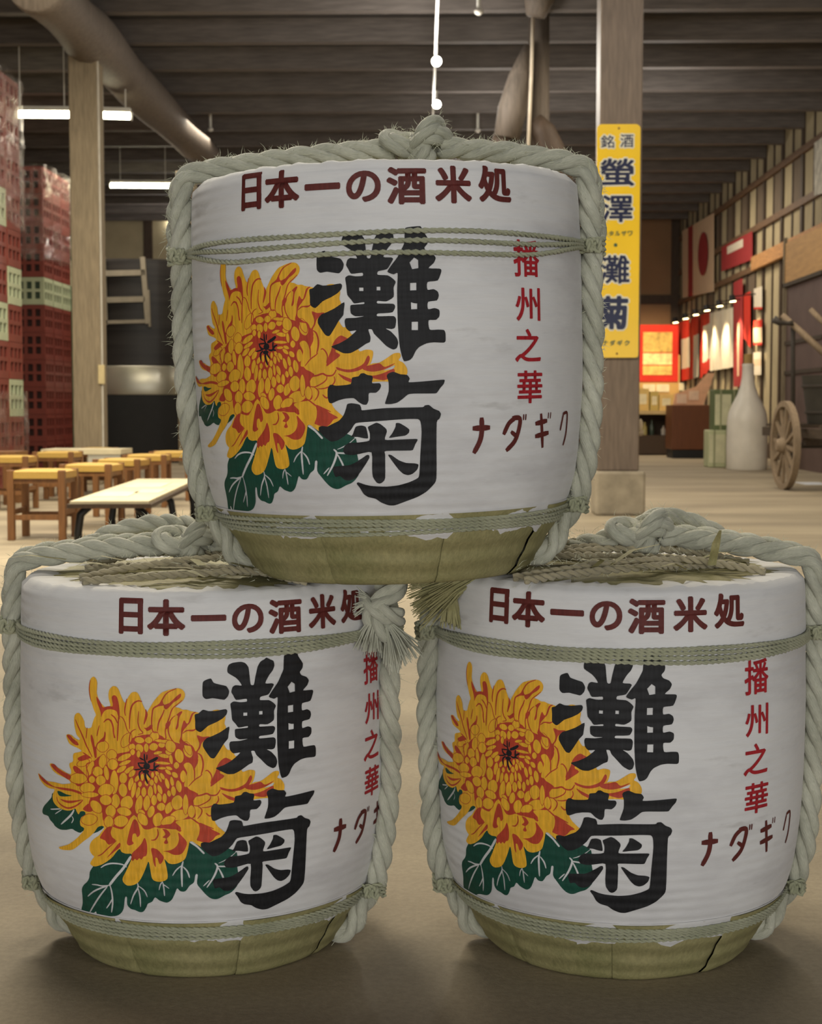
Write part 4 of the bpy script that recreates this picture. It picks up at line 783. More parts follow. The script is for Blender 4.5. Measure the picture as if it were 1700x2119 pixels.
class Barrel:
    def __init__(s, label, loc, roll, lean, zs, rs, soff, zoff, seed):
        s.rnd = random.Random(seed); s.cr = 0.0034; s.H = 0.560; s.inner = 0; s.zs = zs; s.rs = rs; s.soff = soff; s.zoff = zoff
        s.root = thing('sake_barrel', label, 'barrel', loc, 0, 'straw-wrapped sake barrels in a pyramid')
        s.root.rotation_euler = (lean, -roll, 0)
    def r(s, z):
        q = z/s.zs; h = s.H/s.zs
        if q > 0.45: q = 0.45+(q-0.45)*(0.572-0.45)/(h-0.45)
        return rad(q)*s.rs
    def pt(s, th, z, off=0.0):
        r = s.r(z)+off; return Vector((r*math.sin(th), -r*math.cos(th), z))
    def sheet(s, name, V, F, mats, off=0.0009):
        vs = []
        used = sorted({i for _, f in F for i in f}); mp = {u: k for k, u in enumerate(used)}
        mb = MB()
        vs = [s.pt((V[u][0]/1000+s.soff)/RB, (V[u][1]/1000)*s.zs+s.zoff, off+(0.00003*V[u][2] if len(V[u]) > 2 else 0)) for u in used]
        mi = {k: i for i, k in enumerate(mats)}
        mb.v = [tuple(v) for v in vs]
        for k, f in F:
            a, b, c = [vs[mp[i]] for i in f[:3]]
            nn = (b-a).cross(c-a); ff = tuple(mp[i] for i in f)
            if nn.dot(Vector((a.x, a.y, 0))) < 0: ff = ff[::-1]
            mb.f.append(ff); mb.m.append(mi[k])
        o = mb.build(name, [INK[k] for k in mats], s.root, smooth=True)
        return o
    def build(s, lth, rth, band_z, bands, lower):
        rnd = s.rnd; root = s.root; zs = s.zs; H = s.H
        # cloth wrap: wall, rolled shoulder, uneven edge folded over the lid
        zlo = 0.088*zs; prof = [(0, zlo+(H-zlo)*i/46) for i in range(47)]
        sd = rnd.random()*50
        rt = s.r(H)
        def wob(r, z, a):
            n1 = noise.noise((math.sin(a)*5+sd, math.cos(a)*5, z*16)); n2 = noise.noise((math.sin(a)*22, math.cos(a)*22+sd, z*9))
            rim = 0.003*noise.noise((math.sin(a)*24, math.cos(a)*24+sd, 3.3))
            if r > 0:                                   # the edge turned over the lid
                n3 = noise.noise((math.sin(a)*9+sd, math.cos(a)*9, 1)); k = (rt-r)/0.05
                return r-k*0.7*rim/0.003*0.02-k*0.012*n3, z+rim*(1+0.6*k)+0.002*n3*k
            k2 = max(0, (z-H+0.012)/0.012)
            rr = s.r(z)+0.0009*n1*(1-k2); k = max(0, 1-(z-zlo)/0.02)
            z2 = z+k*(0.007*n2+0.004*n1)+k2*rim; rr += k*0.0025*abs(n2)
            return rr, z2
        mb = MB(); mb.lathe(prof+[(rt-0.0005, H+0.0001), (rt-0.006, H+0.0015), (rt-0.015, H+0.002), (rt-0.03, H+0.001), (rt-0.05, H-0.001)], 200, wob=wob)
        mb.build('cloth_wrap', CLOTH, root, smooth=60)
        # lid mat of straw
        mb = MB(); mb.lathe([(rt-0.012, H-0.012), (rt-0.02, H-0.001), (rt-0.06, H+0.002), (0.1, H+0.006), (0.002, H+0.008)], 64,
                            wob=lambda r, z, a: (r, z+0.003*noise.noise((r*60*math.sin(a), r*60*math.cos(a), sd))))
        mb.build('straw_mat', STRAW, root, smooth=True)
        # crumpled lower edge of the cloth, caught under the hem cords
        def hem(r, z, a):
            n2 = noise.noise((math.sin(a)*7, math.cos(a)*7+sd, 5.0)); n3 = noise.noise((math.sin(a)*28+sd, math.cos(a)*28, 2.0)); n4 = noise.noise((math.sin(a)*3+sd, math.cos(a)*3, 8.0))
            k = min(1, max(0, (zlo+0.010-z)/0.030)); z2 = z+k*(0.010*n2+0.009*n4+0.003*n3)
            return s.r(max(z2, 0.03))+0.0012+0.003*k*abs(n3)+0.0025*max(0, math.sin(k*math.pi))*abs(n2), z2
        mb = MB(); mb.lathe([(0, zlo+0.014-0.0055*i) for i in range(7)], 200, wob=hem); mb.build('cloth_hem', CLOTH, root, smooth=60)
        # base: straw panels lapped over each other
        NP = 9; a00 = rnd.uniform(0, 0.6)
        for k in range(NP):
            a0 = a00+2*math.pi*k/NP; a1 = a0+2*math.pi/NP*1.03; mb = MB(); bul = rnd.uniform(0.0, 0.002); tilt = rnd.uniform(-0.002, 0.002)
            zt = [0.0, 0.003, 0.012, 0.022, 0.035, 0.05, 0.064, 0.078, 0.090, 0.100]
            def pw(r, z, a, a0=a0, a1=a1, bul=bul, tilt=tilt):
                t = (a-a0)/(a1-a0); e = 0.0035*(1-t)+tilt*t*(1-t)
                ed = -0.003*max(0, 1-t/0.03)-0.004*max(0, (t-0.96)/0.04)
                return r+bul+e+ed+0.0012*noise.noise((a*7, z*40, sd)), z
            prof = [((s.r(0)-0.03), 0.0)]+[(s.r(z*zs)-0.001+(0.001*math.sin(z*210)), z*zs) for z in zt]
            mb.lathe(prof, 14, a0=a0, a1=a1, wob=pw)
            mb.build('straw_panel', STRAW, root, smooth=True)
        mb = MB(); mb.lathe([(0.001, 0.001), (s.r(0)-0.028, 0.001)], 32); mb.build('base_board', STRAW, root)
        # printed artwork
        for part, fl in PFACES.items():
            mats = sorted({k for k, _ in fl}); s.sheet('kana_character' if part.startswith('kana') else part, PV, fl, mats)
        for V, F in LET1: s.sheet('slogan_character', V, [('N', f) for f in F], ['N'])
        for V, F in LET2: s.sheet('side_character', V, [('V', f) for f in F], ['V'])
        # thick ropes
        frames = []
        rr = 0.0158
        def meridian(th, n=14):
            zz = [0.022+(H-0.012-0.022)*i/n for i in range(n+1)]
            return [s.pt(th+0.02*math.sin(z*30), z, rr*0.82+0.001) for z in zz]
        kx, ky, kz = s.knot
        for side, th in ((-1, lth), (1, rth)):
            up = meridian(th); top = up[-1]; nh = Vector((math.sin(th), -math.cos(th), 0))
            low = [nh*(s.r(0.012)-0.035)+Vector((0, 0, 0.018))]
            K = Vector((kx+side*0.03, ky, kz)); tuck = side == s.inner
            sh = [Vector((top.x*0.985, top.y, H+0.012)), Vector((top.x*0.90, top.y*0.9, H+0.022))]
            mid = [sh[-1].lerp(K, t)+Vector((0, 0, 0.003*math.sin(math.pi*t))) for t in (0.3, 0.6)]
            if tuck:
                up = [p for p in up if p.z < H-0.05]
                sh = [Vector((top.x*0.98, top.y, H-0.012)), Vector((top.x*0.92, top.y*0.9, H-0.004))]; mid = [Vector((top.x*0.7, 0.05, H-0.004)), Vector((top.x*0.45, 0.07, H+0.006))]
            o = rope_obj('thick_rope', [rope(low+up+sh+mid+[K], rr, 0.112, hand=-side)], ROPE, root, frames)
            if tuck: continue
            # the second run of the doubled rope over the lid
            off = Vector((0, 0.030, 0.004))
            path = [up[-3]+nh*0.012+Vector((0, 0.024, 0)), up[-1]+nh*0.008+Vector((0, 0.026, 0.004)), sh[0]+off+nh*0.004, sh[1]+off]+[p+off for p in mid]+[K+off*0.6]
            rope_obj('doubled_rope', [rope(path, rr*0.95, 0.092, hand=side)], ROPE, root, frames)
        # knot on the lid
        kn = []
        for i in range(30):
            t = 2*math.pi*i/29
            kn.append((kx+0.019*(math.sin(t)+1.35*math.sin(2*t)), ky+0.022*math.sin(3*t), kz+0.012*(math.cos(t)-1.15*math.cos(2*t))))
        coil = [(kx+0.012+0.016*math.cos(q*0.55), ky+0.027*math.sin(q*0.55), kz+0.003+0.020*math.cos(q*0.55+0.5)+0.0006*q) for q in range(20)]
        rope_obj('rope_knot', [rope(coil, rr*0.85, 0.11, sub=5)], ROPE, root, frames)
        rope_obj('rope_knot', [rope(kn, rr*0.93, 0.11, sub=6)], ROPE, root, frames)
        if s.loop:
            rope_obj('loop_rope', [rope(s.loop, rr*0.9, 0.11)], ROPE, root, frames)
        # band cords round the body, drawn together at the vertical ropes
        for j, (dz_front, dz_side) in enumerate(bands):
            pts = []
            for i in range(73):
                a = -math.pi+2*math.pi*i/72
                k = min(abs(a-lth), abs(a-rth)); k = min(1, k/0.75); k = k*k*(3-2*k)
                if abs(a) > 1.6: k = 0.5*k
                pts.append(s.pt(a, band_z+dz_side+(dz_front-dz_side)*k+0.0012*math.sin(a*5+j), 0.0036))
            rope_obj('band_cord', [rope(pts, s.cr, 0.020, strands=2, step=0.0045, sides=6, sub=3)], CORD, root)
        for j, dz in enumerate(lower):
            pts = []
            for i in range(73):
                a = -math.pi+2*math.pi*i/72
                z = 0.084*zs+dz+0.0015*math.sin(a*3+j)
                pts.append(s.pt(a, z, 0.0048))
            rope_obj('hem_cord', [rope(pts, 0.0033, 0.020, strands=2, step=0.005, sides=6, sub=3)], CORD, root)
        # cord bindings round the vertical ropes
        for th in (lth, rth):
            for zb, turns in ((band_z, 3.2), (0.092*zs, 3.2)):
                c = s.pt(th, zb, rr*0.82); nh = Vector((math.sin(th), -math.cos(th), 0)); tg = Vector((math.cos(th), math.sin(th), 0))
                pts = []
                for i in range(int(turns*12)):
                    a = 2*math.pi*i/12
                    pts.append(c+nh*(0.0185*math.cos(a))+tg*(0.0185*math.sin(a))+Vector((0, 0, 0.009*(i/(turns*12)-0.5)*2.4)))
                rope_obj('cord_binding', [rope(pts, 0.0042, 0.022, strands=2, step=0.004, sides=6, sub=3)], CORD, root)
                kp = [c-tg*(0.02 if th > 0 else -0.02)+nh*0.006+Vector((0.008*math.sin(t*1.0), 0.004*math.cos(t*2), 0.008*math.sin(2*t))) for t in [q*0.7 for q in range(10)]]
                rope_obj('cord_knot', [rope(kp, 0.0045, 0.022, strands=2, step=0.004, sides=6, sub=4)], CORD, root)
        # loose crossing cords on the lid
        for j, pl in enumerate(s.web):
            rope_obj('crossing_cord', [rope([(x, y, H+z) for x, y, z in pl], 0.0062, 0.03, strands=2, step=0.005, sides=7, sub=8)], OLDC, root, frames if j % 2 else None)
        hairs(frames, rnd, 6 if not s.web else 3, rr*0.93, 0.003, 0.013, root, upbias=0.6)
        return s
def web(rnd, n, x0=-0.2, x1=0.2, front=-0.17):
    out = []
    for k in range(n):
        a = rnd.uniform(-0.9, 0.9)*(1 if k%2 else -1); y = front+0.05*k+rnd.uniform(-0.015, 0.015)
        w = math.sqrt(max(0.01, 0.235**2-y*y))
        xa, xb = max(x0, -w)*rnd.uniform(0.75, 1), min(x1, w)*rnd.uniform(0.75, 1)
        zb = 0.012+0.004*k
        out.append([(xa, y+a*xa*0.8, 0.008), (xa*0.5, y+a*xa*0.4+rnd.uniform(-.01, .01), zb), (0.02, y, zb+0.008*rnd.random()), (xb*0.55, y+a*xb*0.5+rnd.uniform(-.012, .012), zb), (xb, y+a*xb, 0.007)])
    return out
TZ = 0.569
top = Barrel('topmost white sake barrel resting on the two barrels below', (-0.0735, 2.175, TZ), R_(1.2), R_(1.0), 0.965, 1.0, 0.0, 0.0, 3)
top.cr = 0.0038; top.H = 0.540; top.knot = (0.046, -0.01, 0.591); top.web = []; top.loop = None
top.build(R_(-82), R_(82), 0.446, [(0.004, 0.004), (-0.008, 0.0), (-0.022, -0.003)], [-0.009, -0.0035, 0.002, 0.0075])
rn = random.Random(8)
lb = Barrel('lower sake barrel at the left, its flower facing straight ahead', (-0.357, 2.265, 0), 0, 0, 0.985, 1.0, 0.1137, 0.0, 11)
lb.inner = 1; lb.H = 0.553; lb.knot = (-0.026, -0.01, 0.594); lb.web = web(rn, 5)
lb.loop = [(-0.215, 0.10, 0.575), (-0.17, 0.10, 0.600), (-0.10, 0.09, 0.618), (-0.03, 0.05, 0.618), (0.0, 0.0, 0.612)]
lb.build(R_(-83), R_(75), 0.477, [(0.008, 0.005), (0.0025, 0.0015), (-0.003, -0.002), (-0.0085, -0.005)], [-0.009, -0.0035, 0.002, 0.0075])
rb = Barrel('lower sake barrel at the right, its flower turned to the left side', (0.260, 2.27, 0), 0, 0, 0.985, 1.0, -0.030, 0.006, 23)
rb.inner = -1; rb.knot = (0.030, -0.01, 0.608); rb.web = web(rn, 6)
rb.loop = [(0.03, 0.02, 0.618), (0.07, 0.07, 0.632), (0.12, 0.10, 0.622), (0.165, 0.11, 0.602), (0.185, 0.11, 0.580)]
rb.build(R_(-82), R_(81), 0.470, [(0.008, 0.005), (0.0025, 0.0015), (-0.003, -0.002), (-0.0085, -0.005)], [-0.009, -0.0035, 0.002, 0.0075])

# frayed rope end tied at the left barrel's right rope
def tassel(parent, base, d, length, spread, n, rnd, w=0.0011, mat=None, name='frayed_rope_end', curl=0.3):
    mb = MB(); base = Vector(base); d = Vector(d).normalized(); x = d.orthogonal().normalized(); y = d.cross(x)
    for i in range(n):
        a = rnd.uniform(0, 2*math.pi); q = math.sqrt(rnd.random()); L = length*rnd.uniform(0.75, 1.05)
        o = (x*math.cos(a)+y*math.sin(a))*q
        p0 = base+o*0.008; p1 = base+d*L*0.5+o*(0.010+spread*0.4); p2 = base+d*L+o*(0.012+spread)+Vector((0, 0, -curl*L*rnd.random()))
        mb.tube([p0, p1, p2], [w, w, w*0.6], 4)
    return mb.build(name, mat or ROPE, parent)
rt = random.Random(5)
c = lb.pt(R_(66), 0.512, 0.020)
rope_obj('rope_knot', [rope([c+Vector((0.030, 0.0, 0.055)), c+Vector((0.022, -0.008, 0.03)), c+Vector((0.0, -0.018, 0.012)), c+Vector((-0.012, -0.016, -0.008)), c+Vector((0.004, -0.02, -0.030)), c+Vector((0.018, -0.018, -0.035))], 0.0155, 0.12),
                       rope([c+Vector((-0.024, -0.004, 0.012)), c+Vector((-0.006, -0.024, 0.004)), c+Vector((0.016, -0.022, -0.008)), c+Vector((0.028, -0.004, -0.010))], 0.014, 0.12)], ROPE, lb.root)
tassel(lb.root, c+Vector((0.012, -0.020, -0.022)), (0.45, -0.15, -0.8), 0.050, 0.020, 110, rt)
tassel(lb.root, c+Vector((-0.010, -0.016, -0.016)), (-0.25, -0.2, -0.8), 0.038, 0.014, 80, rt)
tassel(lb.root, c+Vector((-0.016, -0.012, 0.010)), (-1, -0.25, 0.15), 0.026, 0.012, 50, rt)
# straw broom end poking out from under the top barrel, resting on the right barrel
c2 = rb.pt(R_(-66), 0.552, 0.016)
tassel(rb.root, c2+Vector((0.052, -0.016, 0.016)), (-1.0, -0.12, -0.36), 0.105, 0.030, 240, rt, 0.0011, STRAW, 'straw_tuft', 0.15)
tassel(rb.root, c2+Vector((0.006, -0.012, -0.016)), (0.02, -0.05, -1), 0.050, 0.008, 40, rt, 0.0022, STRAW, 'straw_tuft', 0.0)
rs_ = random.Random(77)
for b in (lb, rb):
    mb = MB()
    for k in range(16):
        a = rs_.uniform(-1.4, 1.4); q = rs_.uniform(0.12, 0.21); p = Vector((q*math.sin(a), -q*math.cos(a), 0.575)); d = Vector((rs_.uniform(-1, 1), rs_.uniform(-.3, .3), rs_.uniform(-0.05, 0.12))).normalized()
        L = rs_.uniform(0.04, 0.11); w = rs_.uniform(0.003, 0.007); s_ = d.cross(Vector((0, 0, 1))).normalized()*w
        m0, m1, m2 = p, p+d*L*.5+Vector((0, 0, rs_.uniform(0, .008))), p+d*L+Vector((0, 0, -0.004))
        mb.add([m0-s_, m0+s_, m1+s_, m1-s_, m2+s_*.3, m2-s_*.3], [(0, 1, 2, 3), (3, 2, 4, 5)])
    mb.build('loose_straw', STRAW, b.root, kind='stuff')

# ------------------------------------------------------------------ hall: structure
FLOOR = NT('concrete_floor'); v = FLOOR.coord('Object')
big = FLOOR.noise(FLOOR.coord('Object', (0.35, 1.3, 1)), 0.9, 5, 0.6); gr = FLOOR.noise(v, 90, 4, 0.7)
cA = FLOOR.ramp(big, [(0.3, lin((128, 116, 98))), (0.55, lin((158, 145, 122))), (0.75, lin((178, 163, 138)))])
cB = FLOOR.ramp(gr, [(0.3, (0.82, 0.82, 0.82)), (0.7, (1.08, 1.08, 1.08))])
FLOOR.col(FLOOR.mix(1.0, cA, cB, 'MULTIPLY')); FLOOR.set(Roughness=0.75, Specular_IOR_Level=0.3); FLOOR.bump(gr, 0.4, 0.002); FLOOR = FLOOR.mat
PLASTER = simple('beige_plaster', (176, 163, 132), 0.9, 0.12, 2.5)
BROWNWALL = simple('brown_plaster', (150, 118, 88), 0.9, 0.2, 0.8)
STUD = wood('dark_stud_wood', (74, 60, 48), 'z'); RAILW = wood('rail_wood', (112, 86, 64), 'y'); PLANK = wood('plank_wood', (110, 96, 80), 'z', 0.8, 0.22, 5)
JOIST = wood('joist_wood', (102, 95, 90), 'x', 0.75, 0.3, 3); BOARD = wood('ceiling_board', (70, 67, 66), 'x', 0.85, 0.3, 3)
PILLAR = wood('pillar_wood', (112, 98, 86), 'z', 0.55, 0.25, 5); LOG = wood('log_wood', (104, 94, 84), 'z', 0.7, 0.3, 4); STONE = simple('pillar_stone', (150, 140, 122), 0.9, 0.25, 9, bump=0.004)
POSTW = wood('post_wood', (140, 126, 102), 'z', 0.7, 0.25, 5)
XW, YB, ZC, XL = 5.2, 34.0, 5.10, -7.8
mb = MB(); mb.box(XL-0.3, -0.6, -0.2, XW+0.3, YB+0.3, 0); struct(mb.build('floor', FLOOR))
mb = MB(); mb.box(XL-0.2, 3.0, ZC, XW+0.2, YB+0.2, ZC+0.1); ceil = struct(mb.build('ceiling', BOARD))
ymin = 9.98; jm = None
k = 0; y = 6.6
while y < YB-0.3:
    o = MB().box(XL, -0.07, -0.26, XW-0.02, 0.07, 0, 0).build('joist', JOIST, ceil) if jm is None else dup(jm, None, ceil)
    jm = jm or o; o.location = (0, y, ZC); y += 1.32
# boards between joists run as laps
mb = MB(); mb.box(XL-0.1, YB, 0, XW+0.1, YB+0.2, ZC); wb = struct(mb.build('wall_back', BROWNWALL))
MB().box(XL, YB-0.06, 3.10, XW, YB, 3.30).build('rail', STUD, wb)
for x in (-6.6, -5.85, -4.4, -2.9, -1.4, 0.1, 1.6, 3.1, 5.08):
    MB().box(x-0.09, YB-0.08, 0, x+0.09, YB, ZC).build('stud', STUD, wb)
MB().box(-7.62, YB-0.03, 3.4, -6.66, YB, 4.98).build('plaster_panel', PLASTER, wb); MB().box(-6.5, YB-0.03, 3.4, -5.95, YB, 4.98).build('plaster_panel', PLASTER, wb)
mb = MB(); mb.box(XL-0.2, 8, 0, XL, YB, ZC); struct(mb.build('wall_left', PLANK))
mb = MB(); mb.box(XW, 8, 0, XW+0.2, YB, ZC); wr = struct(mb.build('wall_right', PLASTER))
y = 9.24
kb = 0
while y < YB:
    for dy, wd, dp in ((0.0, 0.13, 0.035), (0.66, 0.06, 0.02)):
        MB().box(XW-dp, y+dy-wd/2, 0, XW, y+dy+wd/2, ZC).build('stud', STUD, wr)
    MB().box(XW-0.015, y+0.10, 3.84, XW, y+0.58, 4.46).build('plank_panel', PLANK, wr)
    if kb % 3 == 0: MB().box(XW-0.015, y+0.72, 1.2, XW, y+1.24, 3.06).build('plank_panel', PLANK, wr)
    y += 1.32; kb += 1
for z, h, m_ in ((4.52, 0.10, RAILW), (3.78, 0.10, RAILW), (3.13, 0.10, RAILW), (0.12, 0.24, STUD)):
    MB().box(XW-0.06, 8.2, z-h/2, XW, YB, z+h/2).build('rail', m_, wr)
MB().box(XW-0.12, 17.0, 3.08, XW-0.06, 25.6, 3.30).build('rail', wood('orange_timber', (190, 140, 90), 'y'), wr)
# right pillar on its stone
pil = thing('timber_pillar', 'square dark timber pillar standing on a stone block, yellow sign on its front', 'pillar', (1.29, 11.5, 0))
MB().box(-0.155, -0.15, 0.33, 0.155, 0.16, ZC).build('shaft', PILLAR, pil, bevel=0.012)
MB().box(-0.17, -0.20, 0, 0.20, 0.20, 0.33).build('stone_base', STONE, pil, bevel=0.02)
# left post with log beam
po = thing('timber_post', 'pale square post beside the black tank with a conduit down its edge', 'post', (at(190, 800, 16).x, 16.0, 0))
MB().box(-0.165, -0.15, 0, 0.13, 0.15, ZC-0.1).build('shaft', POSTW, po, bevel=0.012)
MB().tube([(0.14, -0.13, 0.2), (0.142, -0.13, 2.4), (0.135, -0.13, 4.8)], 0.012, 8).build('conduit', simple('grey_pipe', (190, 184, 170), 0.5), po)
MB().box(0.105, -0.17, 1.05, 0.17, -0.12, 1.25).build('switch_box', simple('switch_cream', (206, 188, 140), 0.5), po, bevel=0.006)
po2 = thing('timber_post', 'distant post under the far end of the curved log beam', 'post', (at(385, 300, 21.5).x, 21.5, 0))
MB().box(-0.13, -0.13, 0, 0.13, 0.13, 4.1).build('shaft', POSTW, po2, bevel=0.01)
MB().box(-0.05, -0.15, 3.5, 0.11, -0.10, 4.05).build('strap', STUD, po2)
lg = MB(); P1, P2, P3, P4 = at(70, -45, 13.4), at(175, 66, 15.7), at(300, 200, 18.9), at(430, 325, 22.6)
lg.tube([tuple(p) for p in cr([tuple(P1), tuple(P2), tuple(P3), tuple(P4)], 6)], [0.27, 0.28, .27, .25, .24, .25, 0.28, .29, .28, .26, .25, .26, .26, .25, .23, .22, .23, .21, .2], 14)
lo = lg.build('log_beam', LOG, smooth=True); tag(lo, 'heavy curved log beam lying across the tops of the two left posts', 'beam')
# middle post with log braces
px_ = at(1113, 300, 16.0).x
pm = thing('braced_post', 'round log post with slanting log braces hanging below the joists', 'post', (px_, 16.0, 0))
MB().tube([(0, 0, 0), (0.01, 0, 2.0), (0.0, 0, 5.0)], [0.12, 0.115, 0.11], 12).build('shaft', LOG, pm, smooth=True)
def loc_(o, px, py, Y): return at(px, py, Y)-o.location
MB().tube([tuple(loc_(pm, *q)) for q in ((1092, 95, 15.85), (1075, 160, 15.8), (1060, 225, 15.8), (1048, 285, 15.8))], [0.045, 0.12, 0.15, 0.135], 14).build('log_brace', LOG, pm, smooth=True)
MB().tube([tuple(loc_(pm, *q)) for q in ((1050, 275, 15.9), (1028, 320, 15.9), (1020, 370, 15.9))], [0.14, 0.10, 0.08], 12).build('brace_end', STUD, pm, smooth=True)
MB().tube([tuple(loc_(pm, *q)) for q in ((1104, 250, 15.9), (1125, 275, 15.9), (1150, 330, 15.9), (1168, 420, 15.9))], [0.10, 0.13, 0.14, 0.13], 12).build('log_brace', STUD, pm, smooth=True)
MB().tube([tuple(loc_(pm, *q)) for q in ((1118, -70, 15.7), (1115, 0, 15.7), (1108, 34, 15.7))], [0.16, 0.155, 0.10], 14).build('log_end', LOG, pm, smooth=True)
MB().tube([tuple(loc_(pm, *q)) for q in ((1102, 35, 15.78), (1099, 150, 15.7), (1092, 320, 15.62))], 0.018, 8).build('conduit', simple('pale_pipe', (214, 200, 178), 0.45), pm, smooth=True)

# ------------------------------------------------------------------ lamps
TUBE = emit('tube_glow', (255, 248, 214), 22.0); WHITE = simple('white_enamel', (226, 224, 214), 0.4); LEDM = emit('spot_glow', (255, 250, 235), 30.0)
def tube_lamp(label, a, b):
    a, b = Vector(a), Vector(b); c = (a+b)/2; t = thing('fluorescent_lamp', label, 'lamp', c, 0, None)
    A, B = a-c, b-c
    MB().tube([A, B], 0.035, 12).build('tube', TUBE, t, smooth=60)
    MB().bar(A+Vector((0, 0, 0.065)), B+Vector((0, 0, 0.065)), 0.09, 0.05).build('housing', WHITE, t)
    for e, s in ((A, -1), (B, 1)):
        d = (B-A).normalized(); MB().bar(e-d*0.0, e+d*0.02*s, 0.05, 0.09).build('socket', WHITE, t)
    h = ZC-c.z-0.26+0.0
    for q in (0.15, 0.85):
        p = A.lerp(B, q)+Vector((0, 0, 0.08)); MB().bar(p, (p.x, p.y, ZC-c.z-0.02), 0.012).build('hanger', WHITE, t)
Y1 = 17.4
tube_lamp('glowing tube lamp just left of the pale square post', at(22, 237, Y1), at(153, 238, Y1))
tube_lamp('glowing tube lamp just right of the pale square post', at(203, 239, Y1), at(270, 241, Y1))
tube_lamp('glowing tube lamp hung low in front of the far left wall', at(229, 384, 25.0), at(362, 385, 25.0))
# lighting track with two spots
t = thing('lighting_track', 'white lighting track with two lit spots along the ceiling', 'lamp', tuple(at(900, 130, 16.0)))
Lc = t.location
A, B = at(906, -30, 13.6)-Lc, at(893, 300, 21.0)-Lc
MB().bar(A, B, 0.026, 0.03).build('track', WHITE, t)
MB().bar(A+Vector((0, 0, 0.02)), B+Vector((0, 0, 0.02)), 0.009, 0.02).build('track_slot', simple('slot_grey', (120, 118, 112), 0.5), t)
for px, py, Y in ((903, 127, 16.0), (903, 216, 18.4)):
    c = at(px, py, Y)-Lc
    aim = (Vector((-0.2, 2.0, 1.0))-at(px, py, Y)).normalized()
    sp = MB().tube([c-aim*0.10, c], [0.04, 0.055], 14).build('spot_head', WHITE, t, smooth=50)
    MB().tube([c, c+aim*0.004], [0.050, 0.048], 14).build('spot_lens', LEDM, t)
    MB().bar(c-aim*0.05, c-aim*0.05+Vector((0, 0, 0.16)), 0.02).build('spot_arm', WHITE, t)
    l = bpy.data.lights.new('track_spot', 'SPOT'); l.energy = 160; l.spot_size = R_(38); l.spot_blend = 0.6; l.color = (1, .96, .86); l.shadow_soft_size = 0.05
    o = bpy.data.objects.new('track_spot', l); COL.objects.link(o); o.location = c+Lc+aim*0.02; o.rotation_euler = aim.to_track_quat('-Z', 'Y').to_euler()
for lab, px, py, Y in (('unlit glass dome lamp under a joist near the lighting track', 990, 24, 15.0), ('small unlit twin lamp under a joist left of the top barrel knot', 435, 268, 21.8), ('small twin lamp under a joist between the track and the log brace', 988, 270, 21.9)):
    c = at(px, py, Y); t = thing('ceiling_lamp', lab, 'lamp', c)
    MB().ell((0, 0, 0), (0.045, 0.045, 0.035)).build('lamp_dome', simple('frosted_glass', (214, 210, 200), 0.25), t, smooth=True)
    MB().tube([(0, 0, 0.02), (0, 0, ZC-0.02-c.z)], 0.02, 10).build('lamp_stem', WHITE, t)

c = at(355, 462, 33.9); t = thing('wall_lamp', 'small bright bare lamp on the far wall just left of the top barrel', 'lamp', (c.x, YB-0.02, c.z))
MB().ell((0, -0.09, 0), (0.06, 0.06, 0.06)).build('bulb_or_fill', LEDM, t, smooth=True); MB().tube([(0, -0.05, 0), (0, 0.03, 0)], 0.035, 10).build('lamp_holder', WHITE, t)
# ------------------------------------------------------------------ yellow enamel sign
t = thing('enamel_sign', 'tall yellow enamel sign with navy characters fixed to the square pillar', 'sign', (0, 11.33, 0))
YEL = simple('yellow_enamel', (232, 192, 34), 0.25, 0.06, 3); NAVY = simple('navy_enamel', (20, 26, 62), 0.3); HALO = simple('white_enamel_print', (214, 212, 196), 0.3); GREEN = simple('green_enamel', (52, 84, 60), 0.3)
a, b = at(1235, 257, 11.33), at(1320, 740, 11.33); x0, x1, z0, z1 = a.x, b.x, b.z, a.z
mb = MB(); rr = 0.035; ol = []
for cx, cz, s0 in ((x1-rr, z1-rr, 0), (x0+rr, z1-rr, 90), (x0+rr*.6, z0+rr*.6, 180), (x1-rr*.6, z0+rr*.6, 270)):
    q = rr if s0 < 180 else rr*.6
    ol += [(cx+q*math.cos(R_(s0+18*i)), cz+q*math.sin(R_(s0+18*i))) for i in range(6)]
n = len(ol)
mb.add([(x, 0, z) for x, z in ol]+[(x, 0.012, z) for x, z in ol], [tuple(range(n))[::-1], tuple(range(n, 2*n))]+[(i, (i+1) % n, n+(i+1) % n, n+i) for i in range(n)])
mb.build('sign_plate', YEL, t)
for z in (z0+0.03, z1-0.03): MB().tube([((x0+x1)/2, -0.004, z), ((x0+x1)/2, 0.0, z)], 0.008, 8).build('screw', simple('rust', (120, 84, 40), 0.6), t)
def sign_char(ch, px0, py0, px1, py1, bold, halo=True, mat=None):
    p, q = at(px0, py0, 11.33), at(px1, py1, 11.33); box = (p.x, q.z, q.x, p.z)
    par = t
    for nm, grow, off, m_ in ((('character_outline', 0.011, 0.0006, HALO),) if halo else ())+(('sign_character', 0.0, 0.0026, mat or NAVY),):
        bm = fit_glyph(ch, box, bold, grow)
        me = bpy.data.meshes.new(nm); 
        for v in bm.verts: v.co = Vector((v.co.x, -off-0.0001*v.co.z, v.co.y))
        bm.to_mesh(me); bm.free(); me.materials.append(m_)
        o = bpy.data.objects.new(nm, me); COL.objects.link(o); o.parent = par; par = o
sign_char('銘', 1243, 280, 1270, 306, 0.012); sign_char('酒', 1283, 278, 1310, 305, 0.012)
sign_char('螢', 1241, 328, 1312, 385, 0.020); sign_char('澤', 1243, 404, 1309, 460, 0.020)
for i, ch in enumerate('ホタルザワ'): sign_char(ch, 1246+13*i, 478, 1256+13*i, 488, 0.03, False, GREEN)
